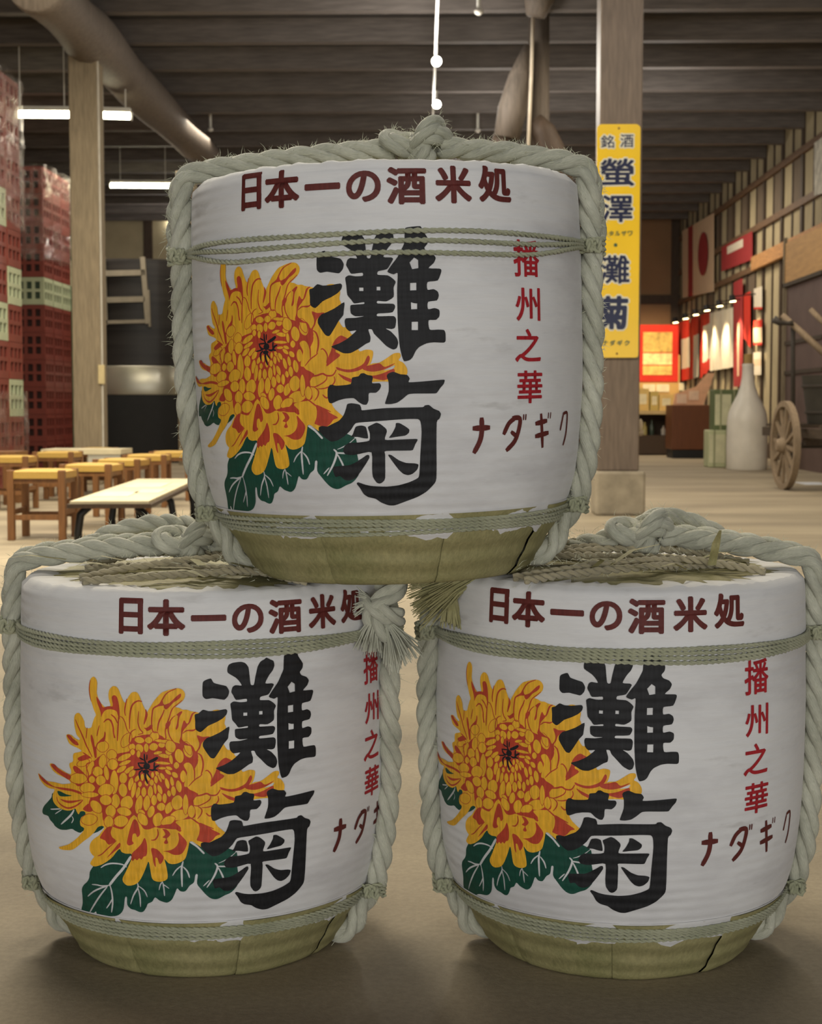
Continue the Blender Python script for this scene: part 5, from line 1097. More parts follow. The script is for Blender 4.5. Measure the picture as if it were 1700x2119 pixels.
MB().ell((at(1273, 507, 11.33).x, -0.001, at(1273, 507, 11.33).z), (0.014, 0.002, 0.014)).build('sign_dot', GREEN, t)
sign_char('灘', 1239, 528, 1302, 587, 0.019); sign_char('菊', 1236, 612, 1299, 682, 0.038)
for i, ch in enumerate('ナダギク'): sign_char(ch, 1246+15*i, 704, 1257+15*i, 715, 0.03, False, GREEN)

# ------------------------------------------------------------------ stools and low tables
SW = wood('stool_wood', (124, 84, 48), 'z', 0.5, 0.25, 7); RUSH = NT('rush_seat')
v = RUSH.coord('Object'); wv = RUSH.n('ShaderNodeTexWave', i_Scale=38.0, i_Distortion=1.5); RUSH.l(v, wv.inputs['Vector'])
RUSH.col(RUSH.ramp(wv.outputs[0], [(0.2, lin((176, 136, 62))), (0.8, lin((222, 186, 98)))])); RUSH.bump(wv.outputs[0], 0.6, 0.004); RUSH.set(Roughness=0.6); RUSH = RUSH.mat
def make_stool(label):
    t = thing('rush_stool', label, 'stool')
    for sx in (-1, 1):
        for sy in (-1, 1): MB().box(sx*0.155-0.021, sy*0.155-0.021, 0, sx*0.155+0.021, sy*0.155+0.021, 0.425).build('leg', SW, t, bevel=0.004)
    for z, ax in ((0.14, 0), (0.17, 1), (0.36, 0), (0.36, 1)):
        for s in (-1, 1):
            (MB().box(-0.135, s*0.155-0.011, z-0.016, 0.135, s*0.155+0.011, z+0.016) if ax == 0 else MB().box(s*0.155-0.011, -0.135, z-0.016, s*0.155+0.011, 0.135, z+0.016)).build('stretcher', SW, t)
    mb = MB(); N = 10
    vs = []; fs = []
    for i in range(N+1):
        for j in range(N+1):
            u, w = i/N*2-1, j/N*2-1; d = max(abs(u), abs(w))
            vs.append((u*0.172, w*0.172, 0.418+0.012*(1-d*d)-(0.0 if d < .99 else 0.006)))
    for i in range(N):
        for j in range(N): fs.append((i*(N+1)+j, (i+1)*(N+1)+j, (i+1)*(N+1)+j+1, i*(N+1)+j+1))
    mb.add(vs, fs)
    for s in (-1, 1):
        mb.box(-0.134, s*0.155-0.019, 0.375, 0.134, s*0.155+0.019, 0.416); mb.box(s*0.155-0.019, -0.134, 0.375, s*0.155+0.019, 0.134, 0.416)
    mb.build('seat', RUSH, t, smooth=40)
    return t
stools = [(-2.46, 9.25, 'nearest rush stool, with its four legs in full view'), (-2.39, 10.25, 'second rush stool in the row behind the nearest one'), (-2.40, 11.25, 'third rush stool in the row running back along the black table'),
          (-2.42, 12.3, 'fourth rush stool in the row, half hidden by the third'), (-2.38, 13.2, 'last rush stool in the row, beside the top barrel rope'),
          (-3.42, 11.9, 'rush stool at the left edge of the photo behind the nearest stool'), (-3.35, 13.1, 'rush stool in the back row by the pale bench end'), (-3.30, 14.3, 'farthest rush stool of the back row in front of the red crates')]
s0 = None
for x, y, lab in stools:
    o = make_stool(lab) if s0 is None else dup(s0)
    s0 = s0 or o; o.location = (x, y, 0); o['label'] = lab; o['group'] = 'rush stools'
    o.rotation_euler = (0, 0, R_(random.Random(x*y).uniform(-4, 4)))
BLK = simple('black_metal', (26, 26, 28), 0.45); PALE = simple('worn_tabletop', (206, 194, 160), 0.55, 0.16, 5); DWD = wood('dark_board', (70, 54, 40), 'y')
t = thing('low_table', 'low black legged table with pale worn top and dark edge in front of the stools', 'table', (-1.80, 8.1, 0), R_(3.5))
MB().box(-0.21, 0, 0.285, 0.21, 2.6, 0.300).build('tabletop', PALE, t); MB().box(-0.225, -0.012, 0.262, 0.225, 2.61, 0.284).build('edge_board', DWD, t)
for sx in (-1, 1):
    for y in (0.12, 1.3, 2.48): MB().tube([(sx*0.13, y, 0.262), (sx*0.175, y, 0.22), (sx*0.19, y, 0.12), (sx*0.19, y, 0.0)], 0.022, 8).build('leg', BLK, t, smooth=True)
for x0_, y0_, w_, h_ in ((-0.16, 0.4, 0.2, 0.5), (0.02, 0.75, 0.15, 0.4), (-0.14, 1.4, 0.24, 0.6)): MB().box(x0_, y0_, 0.3, x0_+w_, y0_+h_, 0.303).build('paper_or_light_sheet', simple('old_paper', (222, 212, 176), 0.6), t)
t = thing('long_bench', 'long pale bench with white end board behind the stool rows', 'bench', (-3.2, 13.8, 0))
MB().box(-0.42, -0.25, 0.385, 0.30, 0.25, 0.43).build('bench_top', PALE, t); MB().box(0.0, -0.24, 0.20, 0.29, -0.21, 0.385).build('end_board', simple('white_board', (190, 186, 170), 0.6), t)
for x in (-0.36, 0.25):
    for y in (-0.17, 0.2): MB().box(x-0.03, y-0.03, 0, x+0.03, y+0.03, 0.385).build('leg', SW, t)
t = thing('tall_bench', 'brown wooden bench with a worn top at the far left edge', 'bench', (-3.95, 12.6, 0))
MB().box(-0.5, -0.2, 0.40, 0.42, 0.2, 0.44).build('bench_top', SW, t)
for x in (-0.42, 0.34):
    for y in (-0.14, 0.14): MB().box(x-0.03, y-0.03, 0, x+0.03, y+0.03, 0.40).build('leg', SW, t)

# ------------------------------------------------------------------ crates
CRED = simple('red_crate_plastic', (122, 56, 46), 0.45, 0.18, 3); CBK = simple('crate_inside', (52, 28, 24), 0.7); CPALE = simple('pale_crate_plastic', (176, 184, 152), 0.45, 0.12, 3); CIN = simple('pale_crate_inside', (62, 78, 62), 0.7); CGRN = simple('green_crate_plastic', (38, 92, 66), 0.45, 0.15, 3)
CW, CD, CH = 0.40, 0.48, 0.36
def crate(mats, label, group):
    mb = MB(); x, y, h = CW/2-0.015, CD/2-0.015, CH-0.004
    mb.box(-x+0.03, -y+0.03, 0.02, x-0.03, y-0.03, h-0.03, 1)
    for z, th in ((0, 0.075), (0.165, 0.04), (h-0.055, 0.055)):
        for s in (-1, 1):
            mb.box(-x, s*y-0.012, z, x, s*y+0.012, z+th); mb.box(s*x-0.012, -y, z, s*x+0.012, y, z+th)
    for s in (-1, 1):
        for k in range(4):
            u = -x+0.02+(2*x-0.04)*k/3; mb.box(u-0.022, s*y-0.010, 0, u+0.022, s*y+0.010, h)
            u = -y+0.02+(2*y-0.04)*k/3; mb.box(s*x-0.010, u-0.022, 0, s*x+0.010, u+0.022, h)
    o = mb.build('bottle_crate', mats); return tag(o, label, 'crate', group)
cr_red = crate([CRED, CBK], 'red plastic bottle crate in the nearer wrapped stack at the left edge', 'red crates of the nearer stack')
fx, fy = at(93, 700, 20.0).x, 20.0
nx = at(4, 700, 14.3).x; ny = 14.3
def put(proto, x, y, z, label, group, first=[None]):
    c = dup(proto); c.location = (x, y, z); c['label'] = label; c['group'] = group; return c
pale_p = crate([CPALE, CIN], 'pale green bottle crate in the nearer stack at the left edge', 'pale crates of the nearer stack')
green_p = crate([CGRN, CBK], 'green bottle crate behind the farther red stack, beside the pale post', 'green crates behind the post')
ORD = 'lowest second third fourth fifth sixth seventh eighth ninth tenth eleventh topmost'.split()
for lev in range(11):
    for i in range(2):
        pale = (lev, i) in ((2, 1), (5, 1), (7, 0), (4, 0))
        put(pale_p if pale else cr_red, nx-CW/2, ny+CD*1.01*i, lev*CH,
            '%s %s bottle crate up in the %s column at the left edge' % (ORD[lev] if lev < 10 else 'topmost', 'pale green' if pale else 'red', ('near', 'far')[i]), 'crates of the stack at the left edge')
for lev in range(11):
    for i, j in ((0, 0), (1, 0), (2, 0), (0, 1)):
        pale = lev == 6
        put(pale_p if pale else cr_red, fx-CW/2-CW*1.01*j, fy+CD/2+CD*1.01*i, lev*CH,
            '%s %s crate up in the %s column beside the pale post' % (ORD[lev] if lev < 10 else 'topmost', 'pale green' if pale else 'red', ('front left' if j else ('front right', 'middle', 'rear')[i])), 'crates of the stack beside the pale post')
for lev in range(9):
    put(pale_p if lev == 7 else green_p, at(160, 700, 21.75).x-0.2, 21.75, lev*CH,
        '%s %s crate in the single column behind the red stack' % (ORD[lev] if lev < 8 else 'topmost', 'pale' if lev == 7 else 'dark green'), 'crates behind the red stack')
for o in (cr_red, pale_p, green_p): bpy.data.objects.remove(o)
FILM = NT('stretch_film')
tr = FILM.n('ShaderNodeBsdfTransparent'); gl = FILM.n('ShaderNodeBsdfGlossy', i_Roughness=0.07); mx = FILM.n('ShaderNodeMixShader')
gl.inputs[0].default_value = (0.95, 0.93, 0.88, 1)
nb = FILM.n('ShaderNodeBump', i_Strength=1.0, i_Distance=0.03); FILM.l(FILM.noise(FILM.coord('Object', (1, 1, 0.5)), 9, 5, 0.7, 1.5), nb.inputs['Height']); FILM.l(nb.outputs[0], gl.inputs['Normal'])
df = FILM.n('ShaderNodeBsdfDiffuse'); df.inputs[0].default_value = (0.42, 0.36, 0.30, 1); m2 = FILM.n('ShaderNodeMixShader'); m2.inputs[0].default_value = 0.25
FILM.l(gl.outputs[0], m2.inputs[1]); FILM.l(df.outputs[0], m2.inputs[2])
fac = FILM.ramp(FILM.noise(FILM.coord('Object', (1, 1, 0.6)), 5, 5, 0.7, 1.0), [(0.45, (0.07, 0.07, 0.07)), (0.70, (0.45, 0.45, 0.45))])
FILM.l(fac, mx.inputs[0]); FILM.l(tr.outputs[0], mx.inputs[1]); FILM.l(m2.outputs[0], mx.inputs[2]); FILM.l(mx.outputs[0], FILM.out.inputs[0]); FILM = FILM.mat
def film(label, x0, y0, x1, y1, z0, z1, seed, group=None):
    mb = MB(); loop = []
    for a, b in (((x0, y0), (x1, y0)), ((x1, y0), (x1, y1)), ((x1, y1), (x0, y1)), ((x0, y1), (x0, y0))):
        for k in range(10): loop.append((a[0]+(b[0]-a[0])*k/10, a[1]+(b[1]-a[1])*k/10))
    n = len(loop); rows = max(4, int((z1-z0)/0.07)); cx, cy = (x0+x1)/2, (y0+y1)/2
    vs = []
    for r in range(rows+1):
        z = z0+(z1-z0)*r/rows
        for x, y in loop:
            d = 0.022+0.028*abs(noise.noise((x*9+seed, y*9, z*6)))
            vs.append((x+math.copysign(d, x-cx), y+math.copysign(d, y-cy), z+0.06*noise.noise((x*5, y*5+seed, 9.0))*(1 if r in (0, rows) else 0)))
    fs = [(r*n+k, r*n+(k+1) % n, (r+1)*n+(k+1) % n, (r+1)*n+k) for r in range(rows) for k in range(n)]
    mb.add(vs, fs); return tag(mb.build('stretch_film', FILM), label, 'film', group)
film('crumpled clear stretch film wrapped round the top of the nearer crate stack', nx-CW, ny-CD/2, nx, ny+1.52*CD, 2.55, 4.0, 3.0)
film('crumpled clear stretch film round the top of the farther crate stack', fx-2*CW, fy, fx, fy+3.04*CD, 2.75, 4.0, 8.0)
film('torn stretch film hanging at the foot of the nearer crate stack', nx-CW, ny-CD/2, nx, ny+1.52*CD, 0.35, 0.95, 14.0)

# ------------------------------------------------------------------ black tank with ladder
TK = simple('black_tank', (34, 31, 29), 0.42, 0.7, 2.5, stretch=(0.3, 0.3, 5)); STEEL = simple('steel_band', (176, 172, 156), 0.28, 0.06, 4, metal=0.7); LAD = simple('ladder_grey', (128, 120, 104), 0.5)
tx = at(255, 800, 22.0).x-0.55; tr_ = 1.55
t = thing('storage_tank', 'large black cylindrical tank with steel band behind the pale post', 'tank', (tx+0.55, 22.0+tr_, 0))
zb0, zb1, zt = at(300, 818, 22).z, at(300, 757, 22).z, at(300, 534, 22).z
MB().lathe([(tr_+0.03, 0), (tr_+0.03, zb0), (tr_, zb0)], 64).build('tank_base', simple('matt_black', (28, 28, 28), 0.7), t, smooth=40)
MB().lathe([(tr_-0.01, zb0), (tr_-0.01, zt-0.03), (tr_-0.05, zt), (0.01, zt+0.03)], 64).build('shell', TK, t, smooth=40)
MB().lathe([(tr_+0.012, zb0+0.01), (tr_+0.016, zb0+0.03), (tr_+0.012, zb1-0.02), (tr_, zb1)], 64).build('steel_band', STEEL, t, smooth=40)
t = thing('ladder', 'short grey ladder hanging on the front of the black tank', 'ladder', tuple(at(255, 600, 21.8)))
Lc = t.location
def lp(px, py, Y=21.97): return at(px, py, Y)-Lc
MB().bar(lp(213, 532), lp(218, 672), 0.07, 0.05).build('rail', LAD, t); MB().bar(lp(295, 532), lp(306, 670), 0.07, 0.05).build('rail', LAD, t); MB().bar(lp(307, 600), lp(310, 676), 0.03, 0.04).build('rail', LAD, t)
for y in (566, 621, 667): MB().bar(lp(214, y), lp(300, y-2), 0.05, 0.08 if y < 660 else 0.05, up=(0, 0, 1)).build('rung', LAD, t)

# ------------------------------------------------------------------ right side display
CER = simple('white_ceramic', (222, 216, 204), 0.32, 0.08, 5, stretch=(1, 1, 1)); CORK = simple('cork', (170, 140, 86), 0.85)
bp = at(1552, 972, 19.7)
t = thing('giant_bottle', 'giant white ceramic sake bottle with cork standing by the wall', 'bottle', (bp.x, bp.y+0.25, 0))
rb_ = 0.262
MB().lathe([(0.01, 0.0), (rb_-0.01, 0.0), (rb_, 0.015), (rb_+0.004, 0.3), (rb_, 0.62), (rb_*0.93, 0.74), (rb_*0.74, 0.86), (rb_*0.52, 0.97), (rb_*0.38, 1.08), (rb_*0.30, 1.2), (rb_*0.285, 1.34), (rb_*0.31, 1.36), (rb_*0.29, 1.375), (0.02, 1.375)], 40).build('bottle_body', CER, t, smooth=50)
MB().lathe([(0.055, 1.36), (0.060, 1.50), (0.004, 1.505)], 20).build('cork', CORK, t, smooth=40)
GB = simple('pale_green_box', (186, 190, 150), 0.7, 0.1, 4); GB2 = simple('green_box', (98, 110, 72), 0.7, 0.1, 4); STRAP = simple('box_strap', (150, 152, 116), 0.6)
for lab, p0, p1, Y, dz in (('lower pale green crate box with straps beside the giant bottle', (1466, 890), (1514, 963), 20.6, 0), ('upper green crate box stacked on the pale one beside the giant bottle', (1478, 800), (1532, 884), 20.7, 1)):
    a, b = at(p0[0], p0[1], Y), at(p1[0], p1[1], Y); w = b.x-a.x; zb = 0.0 if not dz else ztop
    h = a.z-(b.z if dz else 0); t = thing('wrapped_box', lab, 'box', ((a.x+b.x)/2, Y+0.2, zb)); ztop = zb+h
    MB().box(-w/2, -0.18, 0, w/2, 0.2, h).build('box_body', [GB, GB2][dz], t, bevel=0.015)
    MB().box(-w/2+0.012, -0.186, h*0.12, w*(0.14 if dz else .36), -0.179, h*0.88).build('front_label', simple('cream_label', (206, 204, 168), 0.6), t)
    for q in (-0.25, 0.25): MB().box(w*q-0.012, -0.19, 0.004, w*q+0.012, -0.178, h-0.002).build('strap', STRAP, t)
BRN = wood('brown_veneer', (104, 60, 32), 'z', 0.45, 0.15, 3)
a, b = at(1390, 838, 24.3), at(1476, 948, 24.3)
t = thing('display_cabinet', 'plain brown veneer cabinet on a black plinth in front of the banners', 'cabinet', ((a.x+b.x)/2, 24.3, 0))
w = b.x-a.x; MB().box(-w/2, 0, 0.14, w/2, 0.7, a.z).build('cabinet_body', BRN, t, bevel=0.01); MB().box(-w/2+0.02, 0.03, 0, w/2-0.02, 0.68, 0.14).build('plinth', BLK, t)
a, b = at(1318, 850, 26.0), at(1396, 948, 26.0)
t = thing('shelf_counter', 'dark open counter with a pale top behind the timber pillar', 'counter', ((a.x+b.x)/2-0.1, 26.0, 0))
w = b.x-a.x+0.2; MB().box(-w/2, -0.1, a.z-0.06, w/2, 0.6, a.z).build('counter_top', simple('pale_counter', (196, 170, 120), 0.5), t)
MB().box(-w/2, 0.5, 0, w/2, 0.55, a.z-0.06).build('back_panel', DWD, t); MB().box(-w/2, 0, 0.02, w/2, 0.5, 0.34).build('drawer_base', DWD, t)
for x in (-w/2+0.03, w/2-0.03): MB().box(x-0.03, -0.06, 0, x+0.03, 0.5, a.z-0.06).build('side_panel', DWD, t)
ct = a.z; cx0 = (a.x+b.x)/2-0.05
for i, (x, h, rgb, lab) in enumerate(((-0.12, 0.22, (214, 196, 120), 'amber display bottle on the counter shelf'), (0.0, 0.26, (70, 84, 70), 'dark green display bottle on the counter shelf'), (0.2, 0.16, (216, 206, 190), 'short white jar on the counter shelf'))):
    o = MB().lathe([(0.01, 0), (0.04, 0), (0.042, h*.6), (0.016, h*.8), (0.016, h), (0.003, h)], 14).build('display_bottle', simple('bottle_%d' % i, rgb, 0.2), smooth=50)
    o.location = (cx0+x, 26.2, 0.34); tag(o, lab, 'bottle')
for i, (px0, py0, px1, py1, rgb, lab) in enumerate(((1318, 800, 1342, 846, (210, 180, 110), 'tan gift carton at the left end of the counter top'), (1345, 806, 1362, 846, (190, 168, 96), 'narrow yellow carton on the counter top'), (1364, 812, 1392, 846, (222, 190, 120), 'wide cream carton on the counter top'))):
    a, b = at(px0, py0, 26.2), at(px1, py1, 26.2); h = a.z-b.z
    t = thing('gift_carton', lab, 'box', ((a.x+b.x)/2, 26.2, ct)); MB().box(-(b.x-a.x)/2, 0, 0, (b.x-a.x)/2, 0.2, h).build('carton', simple('carton_%d' % i, rgb, 0.6), t)
    MB().box(-(b.x-a.x)*.3, -0.004, h*.3, (b.x-a.x)*.3, -0.0005, h*.75).build('carton_label', simple('carton_label_%d' % i, (226, 216, 180), 0.6), t)
# easel boards in front of the cabinet
t = thing('leaning_board', 'pale pink notice board leaning on the cabinet top below the white cloths', 'board', tuple(at(1440, 838, 24.9)))
A = t.location
P = [at(q[0], q[1], 24.9)-A for q in ((1392, 838), (1455, 838), (1478, 772), (1464, 772), (1440, 800), (1396, 815))]
n = len(P); mb = MB(); mb.add([(p.x, 0, p.z) for p in P]+[(p.x, 0.03, p.z) for p in P], [tuple(range(n)), tuple(range(n, 2*n))[::-1]]+[(i, n+i, n+(i+1) % n, (i+1) % n) for i in range(n)])
mb.build('board', simple('pink_board', (224, 176, 140), 0.6), t)
for i, (px, py) in enumerate(((1400, 822), (1425, 815))):
    q = at(px, py, 24.88)-A; MB().box(q.x, -0.008, q.z-0.1, q.x+0.16, -0.002, q.z+0.05).build('notice', simple('notice_%d' % i, (234, 204, 176), 0.6), t)
# banners: cloths hung along the right wall and on the back wall
def cloth(name, mats, pts, cuts=14, waves=3, amp=0.03, seed=0, colour=None, parent=None):
    """pts: top-left, top-right, bottom-right, bottom-left in world space"""
    tl, tr, br, bl = [Vector(p) for p in pts]; mb = MB(); N, M = cuts, 10; nrm = (tr-tl).cross(bl-tl).normalized()
    vs = []
    for j in range(M+1):
        for i in range(N+1):
            u, v_ = i/N, j/M; p = (tl.lerp(tr, u)).lerp(bl.lerp(br, u), v_)
            vs.append(p+nrm*amp*(0.3+0.7*v_)*math.sin(u*2*math.pi*waves+seed))
    for j in range(M):
        for i in range(N):
            mb.add([vs[j*(N+1)+i], vs[j*(N+1)+i+1], vs[(j+1)*(N+1)+i+1], vs[(j+1)*(N+1)+i]], [(3, 2, 1, 0)], colour((i+0.5)/N, (j+0.5)/M) if colour else 0)
    return mb.build(name, mats, parent, smooth=True)
RED = simple('banner_red', (206, 50, 34), 0.8, 0.08); WHT = simple('banner_white', (226, 216, 196), 0.8, 0.06); DRED = simple('dull_red', (160, 50, 52), 0.8, 0.08); PINK = simple('flag_cream', (226, 196, 164), 0.85, 0.05); GOLD = simple('print_gold', (214, 184, 120), 0.7, 0.3, 12)
def wallpt(px, py, off=0.066):
    Y = 20.0
    for _ in range(12):
        p = at(px, py, Y); Y *= (XW-off)/p.x
    return at(px, py, Y)
def wallquad(px0, px1, t0, b0, t1, b1, off=0.066): return (wallpt(px0, t0, off), wallpt(px1, t1, off), wallpt(px1, b1, off), wallpt(px0, b0, off))
def wl(label, cat, name, mats, quad, colour=None, waves=2, amp=0.02, cuts=14, seed=0):
    o = cloth(name, mats, quad, cuts, waves, amp, seed, colour); return tag(o, label, cat)
wl('red hanging cloth with a white middle nearest the back corner', 'banner', 'hanging_cloth', [RED, WHT], wallquad(1403, 1426, 668, 790, 660, 785), lambda u, v: 1 if u > .3 and .25 < v < .78 else 0)
wl('red hanging cloth with a white stripe, second from the back corner', 'banner', 'hanging_cloth', [RED, WHT], wallquad(1428, 1445, 660, 785, 652, 780), lambda u, v: 1 if u > .4 and v > .25 else 0)
wl('red hanging cloth with a white stripe, third from the back corner', 'banner', 'hanging_cloth', [RED, WHT], wallquad(1448, 1468, 652, 783, 645, 765), lambda u, v: 1 if u > .35 and .2 < v < .85 else 0)
wl('wide white hanging cloths lit by spots, left of the red scroll', 'banner', 'hanging_cloth', [WHT], wallquad(1468, 1516, 648, 768, 636, 760, 0.085), None, 3, 0.025, 24)
wl('tall narrow red scroll hanging behind the giant bottle', 'scroll', 'red_scroll', [DRED, PINK], wallquad(1517, 1536, 585, 800, 575, 800, 0.08), lambda u, v: 1 if .35 < u < .65 and int(v*10) in (4, 5, 6, 7, 8) else 0, 1, 0.01)
wl('bright red narrow flag hanging just right of the red scroll', 'flag', 'red_flag', [RED], wallquad(1538, 1552, 610, 700, 602, 720, 0.075), None, 1, 0.01)
wl('framed white paper strip high on the right wall', 'poster', 'paper_strip', [WHT, RED], wallquad(1559, 1576, 598, 640, 592, 640, 0.065), lambda u, v: 1 if v > .85 else 0, 1, 0.0)
wl('small red and white paper lantern poster on the right wall', 'poster', 'paper_strip', [PINK, RED], wallquad(1558, 1576, 664, 714, 661, 714, 0.065), lambda u, v: 1 if v < .3 or v > .9 else 0, 1, 0.0)
wl('small pale poster below the lantern poster on the right wall', 'poster', 'paper_strip', [WHT, PINK], wallquad(1558, 1574, 730, 776, 728, 776, 0.065), lambda u, v: 1 if .3 < v < .6 else 0, 1, 0.0)
def flagc(u, v):
    if 0.20 < u < 0.36: return 1
    return 0
fq = wallquad(1411, 1477, 478, 617, 440, 603, 0.066)
fl = wl('cream flag with a red disc and red stripe high on the right wall', 'flag', 'wall_flag', [PINK, DRED], fq, flagc, 1, 0.0, 25)
tl, tr_q, br_q, bl = [Vector(p) for p in fq]; mb = MB(); cx, cy = 0.70, 0.47; n = 28; nr = Vector((-0.02, 0, 0))
disc = []
for k in range(n):
    u, v_ = cx+0.15*math.cos(2*math.pi*k/n), cy+0.29*math.sin(2*math.pi*k/n); disc.append(tl.lerp(tr_q, u).lerp(bl.lerp(br_q, u), v_)+nr)
mb.add(disc, [tuple(range(n))]); mb.build('red_disc', DRED, fl)
wl('dull red wall sign with a white name plate, right of the cream flag', 'sign', 'wall_sign', [DRED, WHT], wallquad(1492, 1556, 512, 562, 478, 537, 0.066), lambda u, v: 1 if .18 < u < .74 and .12 < v < .42 else 0, 1, 0.0, 25)
wl('long pale poster with black brushwork high at the right edge', 'poster', 'paper_strip', [simple('ink_paper', (196, 192, 178), 0.8, 0.45, 7)], wallquad(1684, 1730, 296, 405, 262, 392, 0.066), None, 1, 0.0)
# back wall banner
a, b = at(1312, 672, 33.08), at(1402, 790, 33.08)
t = thing('framed_banner', 'red cloth banner with a gold printed picture lit on the back wall', 'banner', ((a.x+b.x)/2, 33.08, b.z))
w, h = b.x-a.x, a.z-b.z
MB().box(-w/2, 0, 0, w/2, 0.02, h).build('banner_cloth', RED, t)
for k, (u0, v0, u1, v1, rgb) in enumerate(((.2, .52, .86, .87, (206, 176, 96)), (.2, .30, .86, .50, (230, 210, 150)), (.2, .12, .86, .28, (222, 186, 104)))):
    MB().box(-w/2+w*u0, -0.012, h*v0, -w/2+w*u1, -0.002, h*v1).build('printed_panel', simple('banner_print_%d' % k, rgb, 0.7, 0.45, 7), t)
for i, (p0, p1, lab) in enumerate((((1330, 795), (1355, 812), 'small white notice under the red banner, at the left'), ((1358, 795), (1384, 811), 'small white notice under the red banner, in the middle'), ((1404, 792), (1424, 808), 'small white notice under the red banner, at the right'))):
    a, b = at(p0[0], p0[1], 33.08), at(p1[0], p1[1], 33.08); o = MB().box(a.x, 33.08, b.z, b.x, 33.1, a.z).build('paper_notice', simple('notice_w%d' % i, (232, 222, 190), 0.7), None); tag(o, lab, 'notice')
pw = MB(); a, b = at(1308, 700, 33.1), at(1405, 846, 33.1); o = pw.box(a.x, 33.1, 0, b.x, 33.18, 1.95).build('display_screen', simple('screen_ochre', (206, 168, 104), 0.8, 0.1, 2)); tag(o, 'ochre display screen standing behind the red banner', 'screen')
# spots along the rail over the banners
SPOTG = emit('warm_spot_glow', (255, 226, 160), 14.0)
for k, (px, py, lab) in enumerate(((1395, 667, 'first'), (1416, 659, 'second'), (1437, 651, 'third'), (1460, 642, 'fourth'), (1486, 633, 'fifth'), (1513, 623, 'sixth'))):
    p = wallpt(px, py, 0.46); t = thing('banner_spotlight', '%s small spotlight from the back corner over the hanging cloths' % lab, 'lamp', p, 0, 'spotlights over the hanging cloths')
    MB().tube([(0, 0, 0.10), (0.02, 0, 0.0)], [0.045, 0.06], 12).build('spot_head', BLK, t); MB().tube([(0.02, 0, -0.001), (0.021, 0, -0.012)], [0.052, 0.050], 12).build('spot_lens', SPOTG, t)
    MB().bar((0, 0, 0.07), (0.42, 0, 0.12), 0.02).build('spot_arm', BLK, t)
    l = bpy.data.lights.new('banner_spot', 'SPOT'); l.energy = 110; l.spot_size = R_(95); l.spot_blend = 0.8; l.color = (1, .78, .48); l.shadow_soft_size = 0.04
    o = bpy.data.objects.new('banner_spot', l); COL.objects.link(o); o.location = p+Vector((0.02, 0, -0.03)); o.rotation_euler = (Vector((0.32, 0, -1)) if k else Vector((-0.3, 0.5, -0.8))).to_track_quat('-Z', 'Y').to_euler()
l = bpy.data.lights.new('banner_spot', 'SPOT'); l.energy = 190; l.spot_size = R_(75); l.spot_blend = 0.8; l.color = (1, .76, .46)
o = bpy.data.objects.new('banner_spot', l); COL.objects.link(o); o.location = at(1360, 600, 31.5); o.rotation_euler = (at(1357, 735, 33.08)-at(1360, 600, 31.5)).to_track_quat('-Z', 'Y').to_euler()
# ------------------------------------------------------------------ old cart
CW_ = wood('cart_wood', (138, 120, 98), 'z', 0.75, 0.25, 6); CDK = wood('cart_dark', (72, 60, 48), 'y', 0.8, 0.3, 5); IRON = simple('iron', (60, 54, 48), 0.6)
cp = at(1622, 1012, 15.0); R0 = 0.435
t = thing('hand_cart', 'old wooden hand cart with spoked wheels at the right edge', 'cart', (cp.x, cp.y, 0), R_(3.5))
def wheel(x):
    mb = MB(); prof = []
    n = 40
    for ri, ro, wd in ((R0-0.055, R0, 0.03),):
        vs = []; 
        for k in range(n):
            a = 2*math.pi*k/n; c, s = math.cos(a), math.sin(a)
            for r, dx in ((ri, -wd), (ro, -wd), (ro, wd), (ri, wd)): vs.append((x+dx, r*c, R0+r*s))
        fs = [(4*k+q, 4*k+(q+1) % 4, 4*((k+1) % n)+(q+1) % 4, 4*((k+1) % n)+q) for k in range(n) for q in range(4)]
        mb.add(vs, fs)
    rim = mb.build('wheel_rim', CW_, t, smooth=40)
    MB().tube([(x-0.09, 0, R0), (x-0.05, 0, R0), (x+0.06, 0, R0), (x+0.09, 0, R0)], [0.05, 0.075, 0.075, 0.05], 16).build('hub', CW_, rim, smooth=40)
    for k in range(12):
        a = 2*math.pi*k/12+0.13; d = Vector((0, math.cos(a), math.sin(a)))
        MB().bar(Vector((x, 0, R0))+d*0.06, Vector((x, 0, R0))+d*(R0-0.05), 0.034, 0.028, up=(1, 0, 0)).build('spoke', CW_, rim)
wheel(0.0); wheel(1.02)
MB().tube([(-0.05, 0, R0), (1.07, 0, R0)], 0.03, 10).build('axle', IRON, t)
for x in (0.16, 0.86): MB().bar((x, -1.0, R0+0.12), (x, 1.3, R0+0.12), 0.07, 0.09).build('bed_beam', CDK, t)
for y in (-0.8, -0.2, 0.4, 1.0): MB().bar((0.1, y, R0+0.19), (0.92, y, R0+0.19), 0.10, 0.03, up=(0, 0, 1)).build('bed_slat', CDK, t)
MB().bar((0.16, -0.1, R0+0.06), (0.86, -0.1, R0+0.06), 0.12, 0.12).build('axle_block', CDK, t)
for x in (0.14, 0.88): MB().bar((x, -0.9, 0.0), (x, -0.9, R0+0.1), 0.05).build('prop', CDK, t)
ba = at(1690, 900, 15.3)
t = thing('black_tub', 'dark round tub loaded on the old cart', 'tub', (cp.x+0.58, 15.25, R0+0.207))
MB().lathe([(0.01, 0), (0.30, 0), (0.36, 0.45), (0.365, 0.48), (0.33, 0.48), (0.28, 0.04), (0.01, 0.04)], 28).build('tub_body', simple('tub_dark', (58, 54, 46), 0.75, 0.3, 4), t, smooth=40)
for z in (0.1, 0.36): MB().lathe([(0.315+z*.13, z), (0.32+z*.13, z+.015), (0.318+z*.13, z+0.03)], 28).build('hoop', IRON, t, smooth=True)
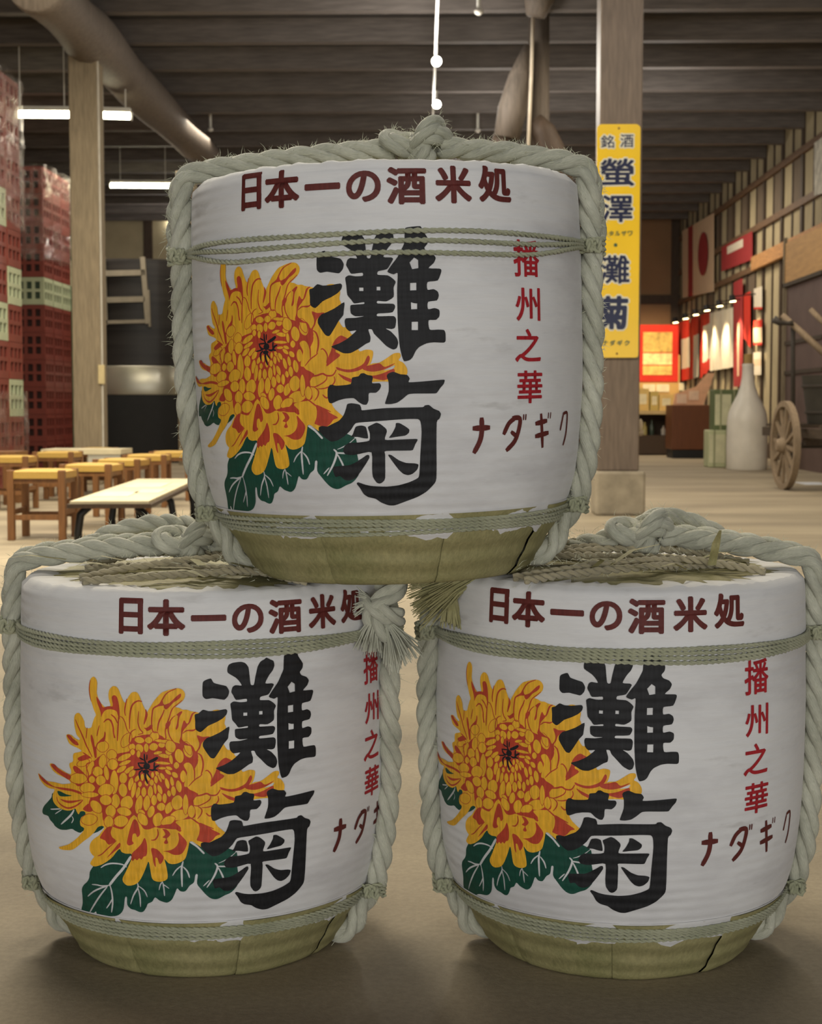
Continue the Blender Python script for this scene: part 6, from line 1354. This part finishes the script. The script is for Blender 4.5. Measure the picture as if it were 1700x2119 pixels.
t = thing('carrying_poles', 'grey shoulder pole with a dark hook leaning over the cart', 'pole', tuple(at(1660, 690, 16.2)))
A = t.location
MB().tube([at(1618, 652, 16.2)-A, at(1660, 690, 16.1)-A, at(1720, 745, 15.9)-A], [0.03, 0.035, 0.035], 10).build('pole', CW_, t, smooth=True)
MB().tube([at(1600, 660, 16.1)-A, at(1612, 668, 16.1)-A, at(1630, 669, 16.1)-A, at(1640, 668, 16.1)-A], [0.045, 0.03, 0.02, 0.03], 8).build('hook', IRON, t, smooth=True)
MB().tube([at(1676, 640, 16.5)-A, at(1720, 685, 16.4)-A], 0.03, 10).build('pole', CW_, t, smooth=True)
MB().tube([at(1640, 668, 16.15)-A, at(1640, 800, 16.5)-A, at(1640, 1005, 16.6)-A], 0.025, 8).build('stand', IRON, t, smooth=True)
t = thing('plank_cupboard', 'dark wooden cupboard with an orange framed panel against the right wall', 'cupboard', (XW-0.32, 20.0, 0))
MB().box(-0.25, -1.2, 0.0, 0.28, 0.9, 2.45).build('cupboard_body', simple('mauve_wood', (104, 84, 78), 0.7, 0.15, 3), t)
MB().box(-0.28, -1.2, 2.47, 0.24, 0.9, 3.02).build('framed_panel', wood('orange_panel', (196, 152, 96), 'y', 0.7, 0.15, 3), t); MB().box(-0.3, -1.22, 2.43, 0.24, 0.92, 2.48).build('shelf_edge', CDK, t)
MB().box(-0.3, 0.86, 0.1, -0.25, 0.9, 3.1).build('corner_post', POSTW, t)
for z in (1.25, 1.65): MB().box(-0.27, -1.2, z, -0.25, 0.9, z+0.05).build('ledge', CDK, t)
p = at(1680, 991, 16.2)
o = MB().box(-0.13, -0.25, 0, 0.13, 0.25, 0.004).build('paper_or_light_sheet', simple('bluish_daylight', (226, 232, 246), 0.4)); o.location = (p.x, p.y, 0.0); tag(o, 'daylight patch made as a bluish white sheet on the floor under the cart', 'daylight')  # patch of daylight on the floor, built as a thin bluish white sheet
t = thing('hanging_glove', 'pale cloth glove hanging on the side of the timber pillar', 'glove', tuple(at(1316, 880, 11.66)))
MB().ell((0.03, 0, 0), (0.022, 0.02, 0.05)).build('glove_palm', simple('glove_cloth', (196, 178, 150), 0.9), t, smooth=True)
for k in range(4): MB().tube([(0.015+k*0.011, 0, -0.035), (0.013+k*0.013, 0, -0.085+abs(k-1.5)*0.008)], 0.0065, 6).build('glove_finger', simple('glove_cloth_f', (196, 178, 150), 0.9), t, smooth=True)
MB().bar((-0.05, 0, 0.05), (0.03, 0, 0.045), 0.006).build('peg', IRON, t)
